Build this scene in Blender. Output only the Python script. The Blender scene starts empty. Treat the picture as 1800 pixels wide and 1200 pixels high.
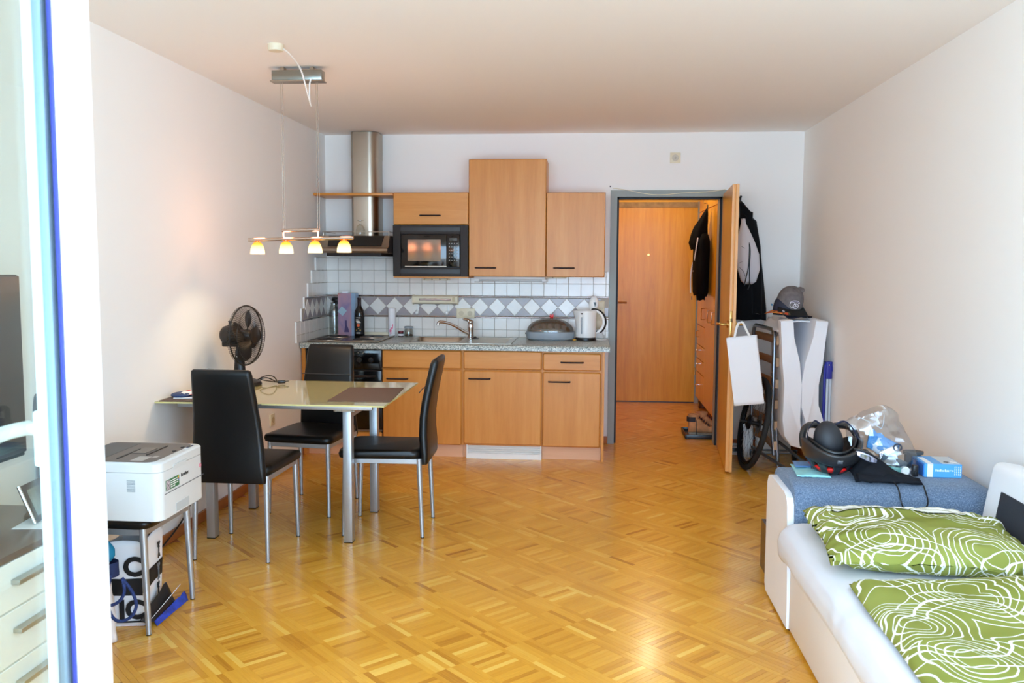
import bpy, bmesh, math, random
from mathutils import Vector, Matrix, noise
random.seed(11)
SC = bpy.context.scene
COL = SC.collection
R = math.radians
PI = math.pi
XL, XR, YB, ZC = -2.175, 1.6485, 7.13, 2.496      # room: left wall, right wall, back wall, ceiling
YW = 0.62                                          # inner face of the window wall

# ------------------------------------------------------------------ camera
cam = bpy.data.cameras.new('camera')
cam.sensor_width = 36.0
cam.lens = 1543.8 / 1800 * 36.0
cam.clip_start = 0.05
cam.dof.use_dof = True
cam.dof.focus_distance = 5.5
cam.dof.aperture_fstop = 8.0
camo = bpy.data.objects.new('camera', cam)
COL.objects.link(camo)
yaw, pit, roll = .0883, .0881, .005
rt = Vector((math.cos(yaw), math.sin(yaw), 0)); fw = Vector((-math.sin(yaw), math.cos(yaw), 0)); up = Vector((0, 0, 1))
f2 = fw * math.cos(pit) - up * math.sin(pit); u2 = up * math.cos(pit) + fw * math.sin(pit)
r3 = rt * math.cos(roll) + u2 * math.sin(roll); u3 = u2 * math.cos(roll) - rt * math.sin(roll)
m = Matrix((r3, u3, -f2)).transposed().to_4x4()
m.translation = (0, 0, 1.4576)
camo.matrix_world = m
SC.camera = camo

# ------------------------------------------------------------------ world, daylight, exposure
SC.view_settings.view_transform = 'Standard'
SC.view_settings.look = 'None'
SC.view_settings.gamma = 1.0
SC.view_settings.use_curve_mapping = False
SC.view_settings.exposure = -0.27
w = bpy.data.worlds.new('sky'); SC.world = w; w.use_nodes = True
bg = w.node_tree.nodes['Background']
bg.inputs['Color'].default_value = (0.525, 0.745, 1.0, 1)
bg.inputs['Strength'].default_value = 13.9
pl = bpy.data.lights.new('window_portal', 'AREA'); pl.shape = 'RECTANGLE'; pl.size = 3.5; pl.size_y = 2.42
pl.cycles.is_portal = True
po = bpy.data.objects.new('window_portal', pl); COL.objects.link(po)
po.location = (-.26, .40, 1.23); po.rotation_euler = (R(90), 0, 0)
sun = bpy.data.lights.new('sun', 'SUN'); sun.energy = 26; sun.color = (1, .98, .95); sun.angle = R(1.0)
suno = bpy.data.objects.new('sun', sun); COL.objects.link(suno)
suno.rotation_euler = Vector((-.46, .10, -.88)).to_track_quat('-Z', 'Y').to_euler()
# hall ceiling lamp light
hl = bpy.data.lights.new('hall_lamp_light', 'POINT'); hl.energy = 17; hl.color = (1, .86, .60); hl.shadow_soft_size = .06
ho = bpy.data.objects.new('hall_lamp_light', hl); COL.objects.link(ho); ho.location = (.60, 8.3, 2.30)
SC.cycles.max_bounces = 18; SC.cycles.diffuse_bounces = 16; SC.cycles.glossy_bounces = 5
SC.cycles.transmission_bounces = 8; SC.cycles.transparent_max_bounces = 12
SC.cycles.sample_clamp_indirect = 8.0
SC.cycles.caustics_reflective = False; SC.cycles.caustics_refractive = False
SC.cycles.use_denoising = True

# ------------------------------------------------------------------ materials
def lin(c):
    o = []
    for v in c[:3]:
        v = v / 255.0
        o.append(v / 12.92 if v <= .04045 else ((v + .055) / 1.055) ** 2.4)
    return (o[0], o[1], o[2], 1)
def newmat(name):
    mt = bpy.data.materials.new(name); mt.use_nodes = True
    return mt, mt.node_tree, mt.node_tree.nodes['Principled BSDF']
def N(nt, typ, **kw):
    n = nt.nodes.new(typ)
    for k, v in kw.items():
        if k in n.inputs: n.inputs[k].default_value = v
        else: setattr(n, k, v)
    return n
def coords(nt, scale=(1, 1, 1), kind='Object', rot=(0, 0, 0)):
    tc = nt.nodes.new('ShaderNodeTexCoord'); mp = nt.nodes.new('ShaderNodeMapping')
    nt.links.new(tc.outputs[kind], mp.inputs['Vector'])
    mp.inputs['Scale'].default_value = scale; mp.inputs['Rotation'].default_value = rot
    return mp
def ramp(nt, src, stops, interp='LINEAR'):
    r = nt.nodes.new('ShaderNodeValToRGB'); r.color_ramp.interpolation = interp
    el = r.color_ramp.elements
    while len(el) > 1: el.remove(el[-1])
    el[0].position = stops[0][0]; el[0].color = stops[0][1]
    for p, c in stops[1:]:
        e = el.new(p); e.color = c
    nt.links.new(src, r.inputs['Fac'])
    return r
def bumpit(nt, b, src, strength, dist=.002):
    bn = N(nt, 'ShaderNodeBump', Strength=strength, Distance=dist)
    nt.links.new(src, bn.inputs['Height']); nt.links.new(bn.outputs['Normal'], b.inputs['Normal'])
def M(name, rgb, rough=.5, metal=0, spec=.5, var=None, bump=None, coat=0, emis=None, sheen=0, alpha=1):
    mt, nt, b = newmat(name)
    b.inputs['Base Color'].default_value = lin(rgb); b.inputs['Roughness'].default_value = rough
    b.inputs['Metallic'].default_value = metal; b.inputs['Specular IOR Level'].default_value = spec
    b.inputs['Coat Weight'].default_value = coat; b.inputs['Coat Roughness'].default_value = .08
    b.inputs['Sheen Weight'].default_value = sheen; b.inputs['Alpha'].default_value = alpha
    if emis:
        b.inputs['Emission Color'].default_value = lin(emis[0]); b.inputs['Emission Strength'].default_value = emis[1]
    if var:
        mp = coords(nt); nz = N(nt, 'ShaderNodeTexNoise', Scale=var[0], Detail=3.0)
        nt.links.new(mp.outputs[0], nz.inputs['Vector'])
        k = var[1]
        d = tuple(max(0, v * (1 - k)) for v in rgb); l = tuple(min(255, v * (1 + k)) for v in rgb)
        rr = ramp(nt, nz.outputs['Fac'], [(.3, lin(d)), (.7, lin(l))]); nt.links.new(rr.outputs[0], b.inputs['Base Color'])
    if bump:
        mp2 = coords(nt); n2 = N(nt, 'ShaderNodeTexNoise', Scale=bump[0], Detail=4.0)
        nt.links.new(mp2.outputs[0], n2.inputs['Vector']); bumpit(nt, b, n2.outputs['Fac'], bump[1])
    return mt
def WOOD(name, dark, mid, light, axis='z', rough=.35, scale=1.0, flame=0.0, spec=.4):
    mt, nt, b = newmat(name)
    st = {'x': (.7, 9, 9), 'y': (9, .7, 9), 'z': (9, 9, .7)}[axis]
    st = tuple(v * scale for v in st)
    mp = coords(nt, st)
    oi = nt.nodes.new('ShaderNodeObjectInfo')
    ad = N(nt, 'ShaderNodeVectorMath', operation='MULTIPLY_ADD')
    nt.links.new(oi.outputs['Random'], ad.inputs[0]); ad.inputs[1].default_value = (17, 31, 13); nt.links.new(mp.outputs[0], ad.inputs[2])
    n1 = N(nt, 'ShaderNodeTexNoise', Scale=1.0, Detail=5.0, Roughness=.6, Distortion=.4 + flame)
    nt.links.new(ad.outputs[0], n1.inputs['Vector'])
    n2 = N(nt, 'ShaderNodeTexNoise', Scale=7.0, Detail=3.0, Roughness=.7)
    nt.links.new(ad.outputs[0], n2.inputs['Vector'])
    mx = N(nt, 'ShaderNodeMath', operation='MULTIPLY_ADD'); mx.inputs[1].default_value = .28
    nt.links.new(n2.outputs['Fac'], mx.inputs[0])
    sc = N(nt, 'ShaderNodeMath', operation='MULTIPLY'); sc.inputs[1].default_value = .72
    nt.links.new(n1.outputs['Fac'], sc.inputs[0]); nt.links.new(sc.outputs[0], mx.inputs[2])
    rr = ramp(nt, mx.outputs[0], [(.28, lin(dark)), (.5, lin(mid)), (.74, lin(light))])
    nt.links.new(rr.outputs[0], b.inputs['Base Color'])
    b.inputs['Roughness'].default_value = rough; b.inputs['Specular IOR Level'].default_value = spec
    bumpit(nt, b, n2.outputs['Fac'], .06, .001)
    return mt
def GLASS(name, rgb=(255, 255, 255), rough=0.0, tint=.92, gloss=.06):
    """thin glass sheet: mostly see-through with a mirror-like reflection that grows at grazing angles"""
    mt, nt, b = newmat(name); nt.nodes.remove(b)
    out = nt.nodes['Material Output']
    tr = nt.nodes.new('ShaderNodeBsdfTransparent'); c = lin(rgb); tr.inputs[0].default_value = (c[0] * tint, c[1] * tint, c[2] * tint, 1)
    gl = N(nt, 'ShaderNodeBsdfGlossy', Roughness=rough)
    ge = nt.nodes.new('ShaderNodeNewGeometry')
    dt = N(nt, 'ShaderNodeVectorMath', operation='DOT_PRODUCT'); nt.links.new(ge.outputs['Normal'], dt.inputs[0]); nt.links.new(ge.outputs['Incoming'], dt.inputs[1])
    ab = N(nt, 'ShaderNodeMath', operation='ABSOLUTE'); nt.links.new(dt.outputs['Value'], ab.inputs[0])
    om = N(nt, 'ShaderNodeMath', operation='SUBTRACT'); om.inputs[0].default_value = 1.0; nt.links.new(ab.outputs[0], om.inputs[1])
    pw = N(nt, 'ShaderNodeMath', operation='POWER'); nt.links.new(om.outputs[0], pw.inputs[0]); pw.inputs[1].default_value = 5.0   # Schlick, same from both sides
    ad = N(nt, 'ShaderNodeMath', operation='MULTIPLY_ADD'); nt.links.new(pw.outputs[0], ad.inputs[0]); ad.inputs[1].default_value = .9; ad.inputs[2].default_value = gloss; ad.use_clamp = True
    mx = nt.nodes.new('ShaderNodeMixShader')
    nt.links.new(ad.outputs[0], mx.inputs[0]); nt.links.new(tr.outputs[0], mx.inputs[1]); nt.links.new(gl.outputs[0], mx.inputs[2])
    nt.links.new(mx.outputs[0], out.inputs[0])
    return mt

wallm = M('plaster', (245, 244, 241), .9, spec=.2, bump=(140, .05))
ceilm = M('ceiling_paint', (246, 244, 241), .95, spec=.1, bump=(90, .05))
yellowm = M('hall_paint', (226, 186, 96), .9, spec=.2)
beech = WOOD('beech_front', (196, 124, 48), (211, 141, 62), (223, 158, 80), 'z', .36, spec=.45)
beechx = WOOD('beech_front_across', (196, 124, 48), (211, 141, 62), (223, 158, 80), 'x', .36, spec=.45)
plinthm = WOOD('beech_plinth', (214, 165, 125), (224, 176, 138), (230, 186, 150), 'x', .4)
oak = WOOD('oak_veneer', (200, 136, 36), (216, 158, 46), (230, 178, 66), 'z', .3, 1.3, .8)
oakedge = WOOD('oak_edge', (214, 150, 84), (226, 166, 98), (234, 178, 112), 'z', .35, 1.6)
halloak = WOOD('hall_cabinet_veneer', (208, 142, 36), (220, 158, 44), (230, 170, 54), 'z', .18)
basewood = WOOD('baseboard_wood', (150, 84, 38), (172, 100, 48), (186, 114, 58), 'y', .4)
walnut = WOOD('dark_walnut', (58, 42, 34), (76, 56, 45), (92, 70, 56), 'y', .25)
slatwood = WOOD('slat_wood', (150, 98, 50), (176, 120, 64), (190, 134, 78), 'y', .35)
steel = M('brushed_steel', (176, 164, 148), .3, 1.0, bump=(60, .03))
chrome = M('chrome', (222, 222, 224), .1, 1.0)
alum = M('silver_paint', (178, 182, 186), .38, .75)
framegrey = M('door_frame_grey', (150, 158, 154), .45, spec=.4)
black = M('black_plastic', (16, 16, 17), .35)
blackgloss = M('black_gloss', (10, 10, 11), .1, coat=.3)
darkbrown = M('dark_brown_enamel', (40, 31, 26), .5, spec=.3)
leather = M('black_leather', (10, 10, 11), .38, spec=.4, bump=(260, .10))
whiteplastic = M('white_plastic', (236, 238, 236), .35)
whitegloss = M('white_lacquer', (242, 243, 241), .25)
cream = M('cream_plastic', (226, 218, 190), .4)
greyplastic = M('blue_grey_plastic', (150, 160, 168), .4)
tilewhite = M('white_tile', (236, 234, 228), .16, var=(9, .02))
tilegrey = M('lilac_grey_tile', (166, 158, 160), .2, var=(9, .03))
groutm = M('grout', (186, 176, 164), .9)
rubber = M('black_rubber', (22, 22, 23), .75)
paperw = M('white_paper', (240, 241, 244), .8, bump=(30, .1))
whitecloth = M('white_cotton', (238, 239, 243), .95, spec=.1, sheen=.2, bump=(16, .25))
blackcloth = M('black_cloth', (14, 14, 17), .9, spec=.15, sheen=.15, bump=(40, .3))
navycloth = M('navy_cloth', (22, 24, 30), .85, spec=.2, bump=(120, .2))
brass = M('brass', (206, 164, 92), .25, 1.0)
whiteleather = M('white_leatherette', (243, 246, 250), .4, bump=(60, .08))
sealm = M('black_seal', (12, 14, 20), .6)
bluegasket = M('blue_gasket', (52, 60, 140), .5)
pvc = M('white_pvc', (245, 247, 246), .3)
red = M('red_plastic', (214, 24, 20), .35)
glassthin = GLASS('clear_glass')
glasstumbler = GLASS('tumbler_glass', (250, 252, 250), 0, .9, .1)
paneglass = GLASS('window_pane', (250, 254, 252), 0, .985, .045)
domeglass = GLASS('smoked_dome', (214, 210, 206), .05, .8, .16)
film = GLASS('clear_film', (250, 252, 255), .12, .9, .14)
tablem = M('table_glass_painted', (188, 178, 128), .06, spec=.6, coat=.5)
tableedge = M('table_glass_edge', (206, 200, 138), .15)

def parquet_mat():
    mt, nt, b = newmat('parquet_oak')
    uv = nt.nodes.new('ShaderNodeUVMap'); uv.uv_map = 'UVMap'
    mp = nt.nodes.new('ShaderNodeMapping'); nt.links.new(uv.outputs[0], mp.inputs['Vector']); mp.inputs['Scale'].default_value = (9, 170, 1)
    n1 = N(nt, 'ShaderNodeTexNoise', Scale=1.0, Detail=4.0, Roughness=.6, Distortion=.6); nt.links.new(mp.outputs[0], n1.inputs['Vector'])
    at = nt.nodes.new('ShaderNodeAttribute'); at.attribute_name = 'tone'
    ma = N(nt, 'ShaderNodeMath', operation='MULTIPLY_ADD'); ma.inputs[1].default_value = .42
    su = N(nt, 'ShaderNodeMath', operation='SUBTRACT'); su.inputs[1].default_value = .5
    nt.links.new(n1.outputs['Fac'], su.inputs[0]); nt.links.new(su.outputs[0], ma.inputs[0]); nt.links.new(at.outputs['Fac'], ma.inputs[2])
    rr = ramp(nt, ma.outputs[0], [(0, lin((168, 104, 22))), (.3, lin((208, 144, 40))), (.62, lin((226, 166, 54))), (1, lin((240, 194, 90)))])
    nt.links.new(rr.outputs[0], b.inputs['Base Color'])
    b.inputs['Roughness'].default_value = .27; b.inputs['Specular IOR Level'].default_value = .5
    b.inputs['Coat Weight'].default_value = .35; b.inputs['Coat Roughness'].default_value = .16
    bumpit(nt, b, n1.outputs['Fac'], .04, .0005)
    return mt
parquet = parquet_mat()
def granite_mat():
    mt, nt, b = newmat('speckled_granite')
    mp = coords(nt, (1, 1, 1))
    v = N(nt, 'ShaderNodeTexVoronoi', Scale=190.0); nt.links.new(mp.outputs[0], v.inputs['Vector'])
    n = N(nt, 'ShaderNodeTexNoise', Scale=120.0, Detail=3.0); nt.links.new(mp.outputs[0], n.inputs['Vector'])
    se = nt.nodes.new('ShaderNodeSeparateColor'); nt.links.new(v.outputs['Color'], se.inputs[0])
    ad = N(nt, 'ShaderNodeMath', operation='MULTIPLY_ADD'); ad.inputs[1].default_value = .55
    nt.links.new(n.outputs['Fac'], ad.inputs[0])
    s2 = N(nt, 'ShaderNodeMath', operation='MULTIPLY'); s2.inputs[1].default_value = .6
    nt.links.new(se.outputs[0], s2.inputs[0]); nt.links.new(s2.outputs[0], ad.inputs[2])
    rr = ramp(nt, ad.outputs[0], [(.22, lin((60, 70, 70))), (.42, lin((128, 138, 134))), (.62, lin((178, 186, 178))), (.85, lin((214, 218, 210)))])
    nt.links.new(rr.outputs[0], b.inputs['Base Color']); b.inputs['Roughness'].default_value = .28
    return mt
granite = granite_mat()
def denim_mat():
    mt, nt, b = newmat('blue_grey_weave')
    mp = coords(nt, (160, 160, 420)); n = N(nt, 'ShaderNodeTexNoise', Scale=1.0, Detail=3.0); nt.links.new(mp.outputs[0], n.inputs['Vector'])
    mq = coords(nt, (420, 420, 90)); n3 = N(nt, 'ShaderNodeTexNoise', Scale=1.0, Detail=2.0); nt.links.new(mq.outputs[0], n3.inputs['Vector'])
    a = N(nt, 'ShaderNodeMath', operation='ADD'); nt.links.new(n.outputs['Fac'], a.inputs[0]); nt.links.new(n3.outputs['Fac'], a.inputs[1])
    h = N(nt, 'ShaderNodeMath', operation='MULTIPLY'); h.inputs[1].default_value = .5; nt.links.new(a.outputs[0], h.inputs[0])
    rr = ramp(nt, h.outputs[0], [(.33, lin((70, 88, 112))), (.5, lin((100, 120, 146))), (.67, lin((140, 158, 180)))])
    nt.links.new(rr.outputs[0], b.inputs['Base Color']); b.inputs['Roughness'].default_value = .95; b.inputs['Specular IOR Level'].default_value = .1
    b.inputs['Sheen Weight'].default_value = .2
    bumpit(nt, b, h.outputs[0], .3, .001)
    return mt
denim = denim_mat()
def contour_mat(name, seed, swap=False):
    """green cotton printed with irregular white contour rings"""
    mt, nt, b = newmat(name)
    mp = coords(nt, (1, 1, .4)); mp.inputs['Location'].default_value = (seed, seed * .7, 0)
    nd = N(nt, 'ShaderNodeTexNoise', Scale=5.5, Detail=1.5); nt.links.new(mp.outputs[0], nd.inputs['Vector'])
    sub = N(nt, 'ShaderNodeVectorMath', operation='SUBTRACT'); nt.links.new(nd.outputs['Color'], sub.inputs[0]); sub.inputs[1].default_value = (.5, .5, .5)
    wa = N(nt, 'ShaderNodeVectorMath', operation='MULTIPLY_ADD'); nt.links.new(sub.outputs[0], wa.inputs[0]); wa.inputs[1].default_value = (.10, .10, .0); nt.links.new(mp.outputs[0], wa.inputs[2])
    fl = N(nt, 'ShaderNodeVectorMath', operation='MULTIPLY'); nt.links.new(wa.outputs[0], fl.inputs[0]); fl.inputs[1].default_value = (1, 1, 0)
    W = (1, 1, 1, 1); K = (0, 0, 0, 1)
    outs = []
    for k, (sc, off) in enumerate(((3.3, (0, 0, 0)), (2.7, (3.3, 1.9, 0)))):
        o = N(nt, 'ShaderNodeVectorMath', operation='ADD'); nt.links.new(fl.outputs[0], o.inputs[0]); o.inputs[1].default_value = off
        v = N(nt, 'ShaderNodeTexVoronoi', Scale=sc, Randomness=.8); v.feature = 'SMOOTH_F1' if k else 'F1'; v.voronoi_dimensions = '2D'
        if 'Smoothness' in v.inputs: v.inputs['Smoothness'].default_value = .12
        nt.links.new(o.outputs[0], v.inputs['Vector'])
        st = [(0, K)]
        for p, wd in (((.15, .008), (.21, .009), (.27, .016), (.34, .009), (.40, .016), (.48, .010), (.56, .014)) if k == 0 else ((.30, .010), (.37, .018), (.50, .010))):
            st += [(p, W), (p + wd, K)]
        outs.append(ramp(nt, v.outputs['Distance'], st, 'CONSTANT'))
    mx = N(nt, 'ShaderNodeMath', operation='MAXIMUM'); nt.links.new(outs[0].outputs[0], mx.inputs[0]); nt.links.new(outs[1].outputs[0], mx.inputs[1])
    nv = N(nt, 'ShaderNodeTexNoise', Scale=3.0, Detail=2.0); nt.links.new(mp.outputs[0], nv.inputs['Vector'])
    gr = ramp(nt, nv.outputs['Fac'], [(.35, lin((126, 132, 58))), (.65, lin((146, 152, 78)))])
    mc = N(nt, 'ShaderNodeMix', data_type='RGBA'); nt.links.new(mx.outputs[0], mc.inputs['Factor'])
    nt.links.new(gr.outputs[0], mc.inputs[7 if swap else 6]); mc.inputs[6 if swap else 7].default_value = lin((240, 242, 236))
    nt.links.new(mc.outputs[2], b.inputs['Base Color']); b.inputs['Roughness'].default_value = .95; b.inputs['Specular IOR Level'].default_value = .1
    return mt
pillowm = contour_mat('green_contour_print', 0.0)
duvetm = contour_mat('green_contour_print_two', 5.2)

# ------------------------------------------------------------------ mesh building
class MB:
    def __init__(s): s.bm = bmesh.new()
    def box(s, c, d, rot=None, bev=0, seg=2):
        mt = Matrix.Translation(c) @ (rot.to_4x4() if rot is not None else Matrix.Identity(4)) @ Matrix.Diagonal((d[0], d[1], d[2], 1))
        r = bmesh.ops.create_cube(s.bm, size=1, matrix=mt)
        if bev > 0:
            es = set()
            for v in r['verts']: es.update(v.link_edges)
            bmesh.ops.bevel(s.bm, geom=list(es), offset=bev, segments=seg, profile=.5, affect='EDGES', clamp_overlap=True)
        return s
    def bx(s, x0, x1, y0, y1, z0, z1, bev=0, seg=2):
        return s.box(((x0 + x1) / 2, (y0 + y1) / 2, (z0 + z1) / 2), (abs(x1 - x0), abs(y1 - y0), abs(z1 - z0)), None, bev, seg)
    def cyl(s, p, q, r, r2=None, n=20, caps=True):
        p = Vector(p); q = Vector(q); d = q - p
        mt = Matrix.Translation((p + q) / 2) @ d.to_track_quat('Z', 'Y').to_matrix().to_4x4()
        bmesh.ops.create_cone(s.bm, cap_ends=caps, segments=n, radius1=r, radius2=r if r2 is None else r2, depth=d.length, matrix=mt)
        return s
    def sph(s, c, r, u=20, v=12, rot=None):
        r = (r, r, r) if not hasattr(r, '__len__') else r
        mt = Matrix.Translation(c) @ (rot.to_4x4() if rot is not None else Matrix.Identity(4)) @ Matrix.Diagonal((r[0], r[1], r[2], 1))
        bmesh.ops.create_uvsphere(s.bm, u_segments=u, v_segments=v, radius=1, matrix=mt); return s
    def tube(s, pts, r, n=8, closed=False, caps=True, flat=1.0):
        pts = [Vector(p) for p in pts]; k = len(pts)
        rs = r if hasattr(r, '__len__') else [r] * k
        tn = []
        for i in range(k):
            a = pts[i - 1] if (i > 0 or closed) else pts[i]; b = pts[(i + 1) % k] if (i < k - 1 or closed) else pts[i]
            tn.append((b - a).normalized())
        ref = Vector((0, 0, 1)) if abs(tn[0].z) < .9 else Vector((1, 0, 0))
        nr = (ref - tn[0] * ref.dot(tn[0])).normalized(); rings = []
        for i in range(k):
            nr = nr - tn[i] * nr.dot(tn[i])
            nr = nr.normalized() if nr.length > 1e-6 else tn[i].orthogonal().normalized()
            bn = tn[i].cross(nr)
            rings.append([s.bm.verts.new(pts[i] + nr * rs[i] * math.cos(2 * PI * j / n) + bn * rs[i] * flat * math.sin(2 * PI * j / n)) for j in range(n)])
        for i in range(k if closed else k - 1):
            A, B = rings[i], rings[(i + 1) % k]
            for j in range(n):
                try: s.bm.faces.new((A[j], A[(j + 1) % n], B[(j + 1) % n], B[j]))
                except ValueError: pass
        if caps and not closed:
            s.bm.faces.new(rings[0][::-1]); s.bm.faces.new(rings[-1])
        return s
    def loft(s, rings, cap0=True, cap1=True, closed=True):
        vs = [[s.bm.verts.new(p) for p in r] for r in rings]; n = len(vs[0])
        for A, B in zip(vs, vs[1:]):
            for j in range(n if closed else n - 1):
                s.bm.faces.new((A[j], A[(j + 1) % n], B[(j + 1) % n], B[j]))
        if cap0 and closed: s.bm.faces.new(vs[0][::-1])
        if cap1 and closed: s.bm.faces.new(vs[-1])
        return s
    def lathe(s, prof, c=(0, 0, 0), n=28, mt=None):
        rings = []
        mt = mt or Matrix.Identity(4)
        for r, z in prof:
            rings.append([Vector(c) + (mt @ Vector((max(r, 1e-4) * math.cos(2 * PI * j / n), max(r, 1e-4) * math.sin(2 * PI * j / n), z))) for j in range(n)])
        return s.loft(rings)
    def prism(s, poly, plane, a, b):
        f = {'xy': lambda u, v, t: (u, v, t), 'xz': lambda u, v, t: (u, t, v), 'yz': lambda u, v, t: (t, u, v)}[plane]
        return s.loft([[f(u, v, a) for u, v in poly], [f(u, v, b) for u, v in poly]])
    def grid(s, fn, nu, nv, close_u=False):
        vs = [[s.bm.verts.new(fn(i / (nu if close_u else nu - 1), j / (nv - 1))) for j in range(nv)] for i in range(nu)]
        for i in range(nu if close_u else nu - 1):
            for j in range(nv - 1):
                s.bm.faces.new((vs[i][j], vs[(i + 1) % nu][j], vs[(i + 1) % nu][j + 1], vs[i][j + 1]))
        return s
    def xf(s, mt):
        bmesh.ops.transform(s.bm, matrix=mt, verts=s.bm.verts); return s
    def mesh(s, name, mat, off=None, sharp=38, thick=0):
        bm = s.bm
        if thick:
            pass
        if off is not None: bmesh.ops.translate(bm, vec=-Vector(off), verts=bm.verts)
        bmesh.ops.recalc_face_normals(bm, faces=bm.faces)
        lim = R(sharp)
        for f in bm.faces: f.smooth = True
        for e in bm.edges:
            if len(e.link_faces) == 2 and e.calc_face_angle(0) > lim: e.smooth = False
        me = bpy.data.meshes.new(name); bm.to_mesh(me); bm.free(); me.materials.append(mat)
        return me
def link(name, me, parent=None, kind=None):
    o = bpy.data.objects.new(name, me); COL.objects.link(o)
    if parent is not None: o.parent = parent
    if kind: o['kind'] = kind
    return o
def S(name, mb, mat, parent=None):
    return link(name, mb.mesh(name, mat), parent, None if parent is not None else 'structure')
def props(o, label, cat, group=None):
    o['label'] = label; o['category'] = cat
    if group: o['group'] = group
class T:
    """a thing: an Empty at its base that parents its parts; parts given in world coordinates when w"""
    def __init__(s, name, label, cat, loc=(0, 0, 0), rz=0, group=None, w=True):
        s.e = bpy.data.objects.new(name, None); COL.objects.link(s.e); s.e.empty_display_size = .05
        s.e.location = loc; s.e.rotation_euler = (0, 0, rz); s.w = w; s.loc = loc
        props(s.e, label, cat, group)
    def p(s, name, mb, mat, parent=None, sharp=38, label=None, solid=0):
        o = link(name, mb.mesh(name, mat, s.loc if s.w else None, sharp), parent if parent is not None else s.e)
        if label: o['label'] = label
        if solid:
            md = o.modifiers.new('thickness', 'SOLIDIFY'); md.thickness = solid; md.offset = 0
        return o
def solo(name, mb, mat, label, cat, loc=(0, 0, 0), group=None, sharp=38, solid=0):
    o = link(name, mb.mesh(name, mat, loc, sharp)); o.location = loc; props(o, label, cat, group)
    if solid:
        md = o.modifiers.new('thickness', 'SOLIDIFY'); md.thickness = solid; md.offset = 0
    return o
def textmb(txt, size, mt, depth=.0006, bold=.012):
    cu = bpy.data.curves.new('t', 'FONT'); cu.body = txt; cu.size = size; cu.extrude = depth; cu.align_x = 'CENTER'; cu.align_y = 'CENTER'; cu.resolution_u = 3; cu.offset = size * bold
    o = bpy.data.objects.new('t', cu); me = bpy.data.meshes.new_from_object(o)
    mb = MB(); mb.bm.from_mesh(me); bpy.data.objects.remove(o); bpy.data.meshes.remove(me); bpy.data.curves.remove(cu)
    return mb.xf(mt)
def facing(loc, right, upv):
    """matrix that lays flat lettering on a surface: right = reading direction, upv = letters' up"""
    r = Vector(right).normalized(); u = Vector(upv).normalized(); n = r.cross(u)
    mm = Matrix((r, u, n)).transposed().to_4x4(); mm.translation = loc
    return mm
def nz(x, y, z=0, s=1.0): return noise.noise(Vector((x * s, y * s, z * s)))
def rrect(cx, cy, a, b, r, n=6, z=0):
    out = []
    for k, (sx, sy) in enumerate(((1, 1), (-1, 1), (-1, -1), (1, -1))):
        for i in range(n + 1):
            t = PI / 2 * (k + i / n)
            out.append((cx + sx * (a - r) + r * math.cos(t), cy + sy * (b - r) + r * math.sin(t), z))
    return out
def spline(pts, n=6):
    pts = [Vector(p) for p in pts]; out = []
    for i in range(len(pts) - 1):
        p0 = pts[max(i - 1, 0)]; p1 = pts[i]; p2 = pts[i + 1]; p3 = pts[min(i + 2, len(pts) - 1)]
        for k in range(n):
            t = k / n
            out.append(.5 * ((2 * p1) + (p2 - p0) * t + (2 * p0 - 5 * p1 + 4 * p2 - p3) * t * t + (3 * p1 - p0 - 3 * p2 + p3) * t ** 3))
    out.append(pts[-1]); return out

# ================================================================== THE SETTING
fl = S('floor', MB().bx(XL - .1, XR + .1, .0, YB + .02, -.14, -.0012).bx(.0, 1.8, YB, 9.5, -.14, -.0012), basewood)
# --- mosaic parquet: squares of seven oak fingers, laid diagonally
SQ, NF = .159, 7
FW = SQ / NF
cam_loc = Vector((0, 0, 1.4576))
def pix(p):
    d = Vector(p) - cam_loc; z = d.dot(f2)
    return 900 + 1543.8 * d.dot(r3) / z, 600 - 1543.8 * d.dot(u3) / z, z
squares = []
for i in range(-50, 60):
    for j in range(-50, 60):
        cx = (i + j) * SQ / math.sqrt(2) + .013; cy = (j - i) * SQ / math.sqrt(2) + 3.2
        if XL - .05 < cx < XR + .05 and .45 < cy < YB + .08 or .02 < cx < 1.25 and YB < cy < 9.45:
            squares.append((cx, cy, (i + j) % 2 == 0))
            # alternate direction like a chessboard
squares = [(a, b, ((round((a - .013) * math.sqrt(2) / SQ) + round((b - 3.2) * math.sqrt(2) / SQ)) // 2) % 2 == 0) for a, b, c in squares]
def inview(cx, cy):
    if cy < 1: return False
    x, y, z = pix((cx, cy, 0))
    return 225 < x < 1420 and y < 1195 and -1.65 < cx < .72
near = sorted([q for q in squares if inview(q[0], q[1])], key=lambda q: q[0] ** 2 + q[1] ** 2)[:42]
nearset = set((round(a, 4), round(b, 4)) for a, b, c in near)
def strip_geo(L, W, tilt=0):
    a, b, c, h = L / 2, W / 2, .0004, .0012
    t = tilt
    v = [(-a, -b, -h), (a, -b, -h), (a, b, -h), (-a, b, -h), (-a + c, -b + c, -t), (a - c, -b + c, -t), (a - c, b - c, 0), (-a + c, b - c, 0)]
    f = [(4, 5, 6, 7), (0, 1, 5, 4), (1, 2, 6, 5), (2, 3, 7, 6), (3, 0, 4, 7)]
    return v, f
def tone_of(rr, base):
    t = base + rr.gauss(0, .085)
    if rr.random() < .06: t -= .3
    if rr.random() < .06: t += .22
    return min(.98, max(.02, t))
def set_uv_tone(me, uvs, tones):
    uv = me.uv_layers.new(name='UVMap'); flat = [c for p in uvs for c in p]
    uv.data.foreach_set('uv', flat)
    at = me.attributes.new('tone', 'FLOAT', 'FACE'); at.data.foreach_set('value', tones)
rr = random.Random(5)
variants = []
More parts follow.
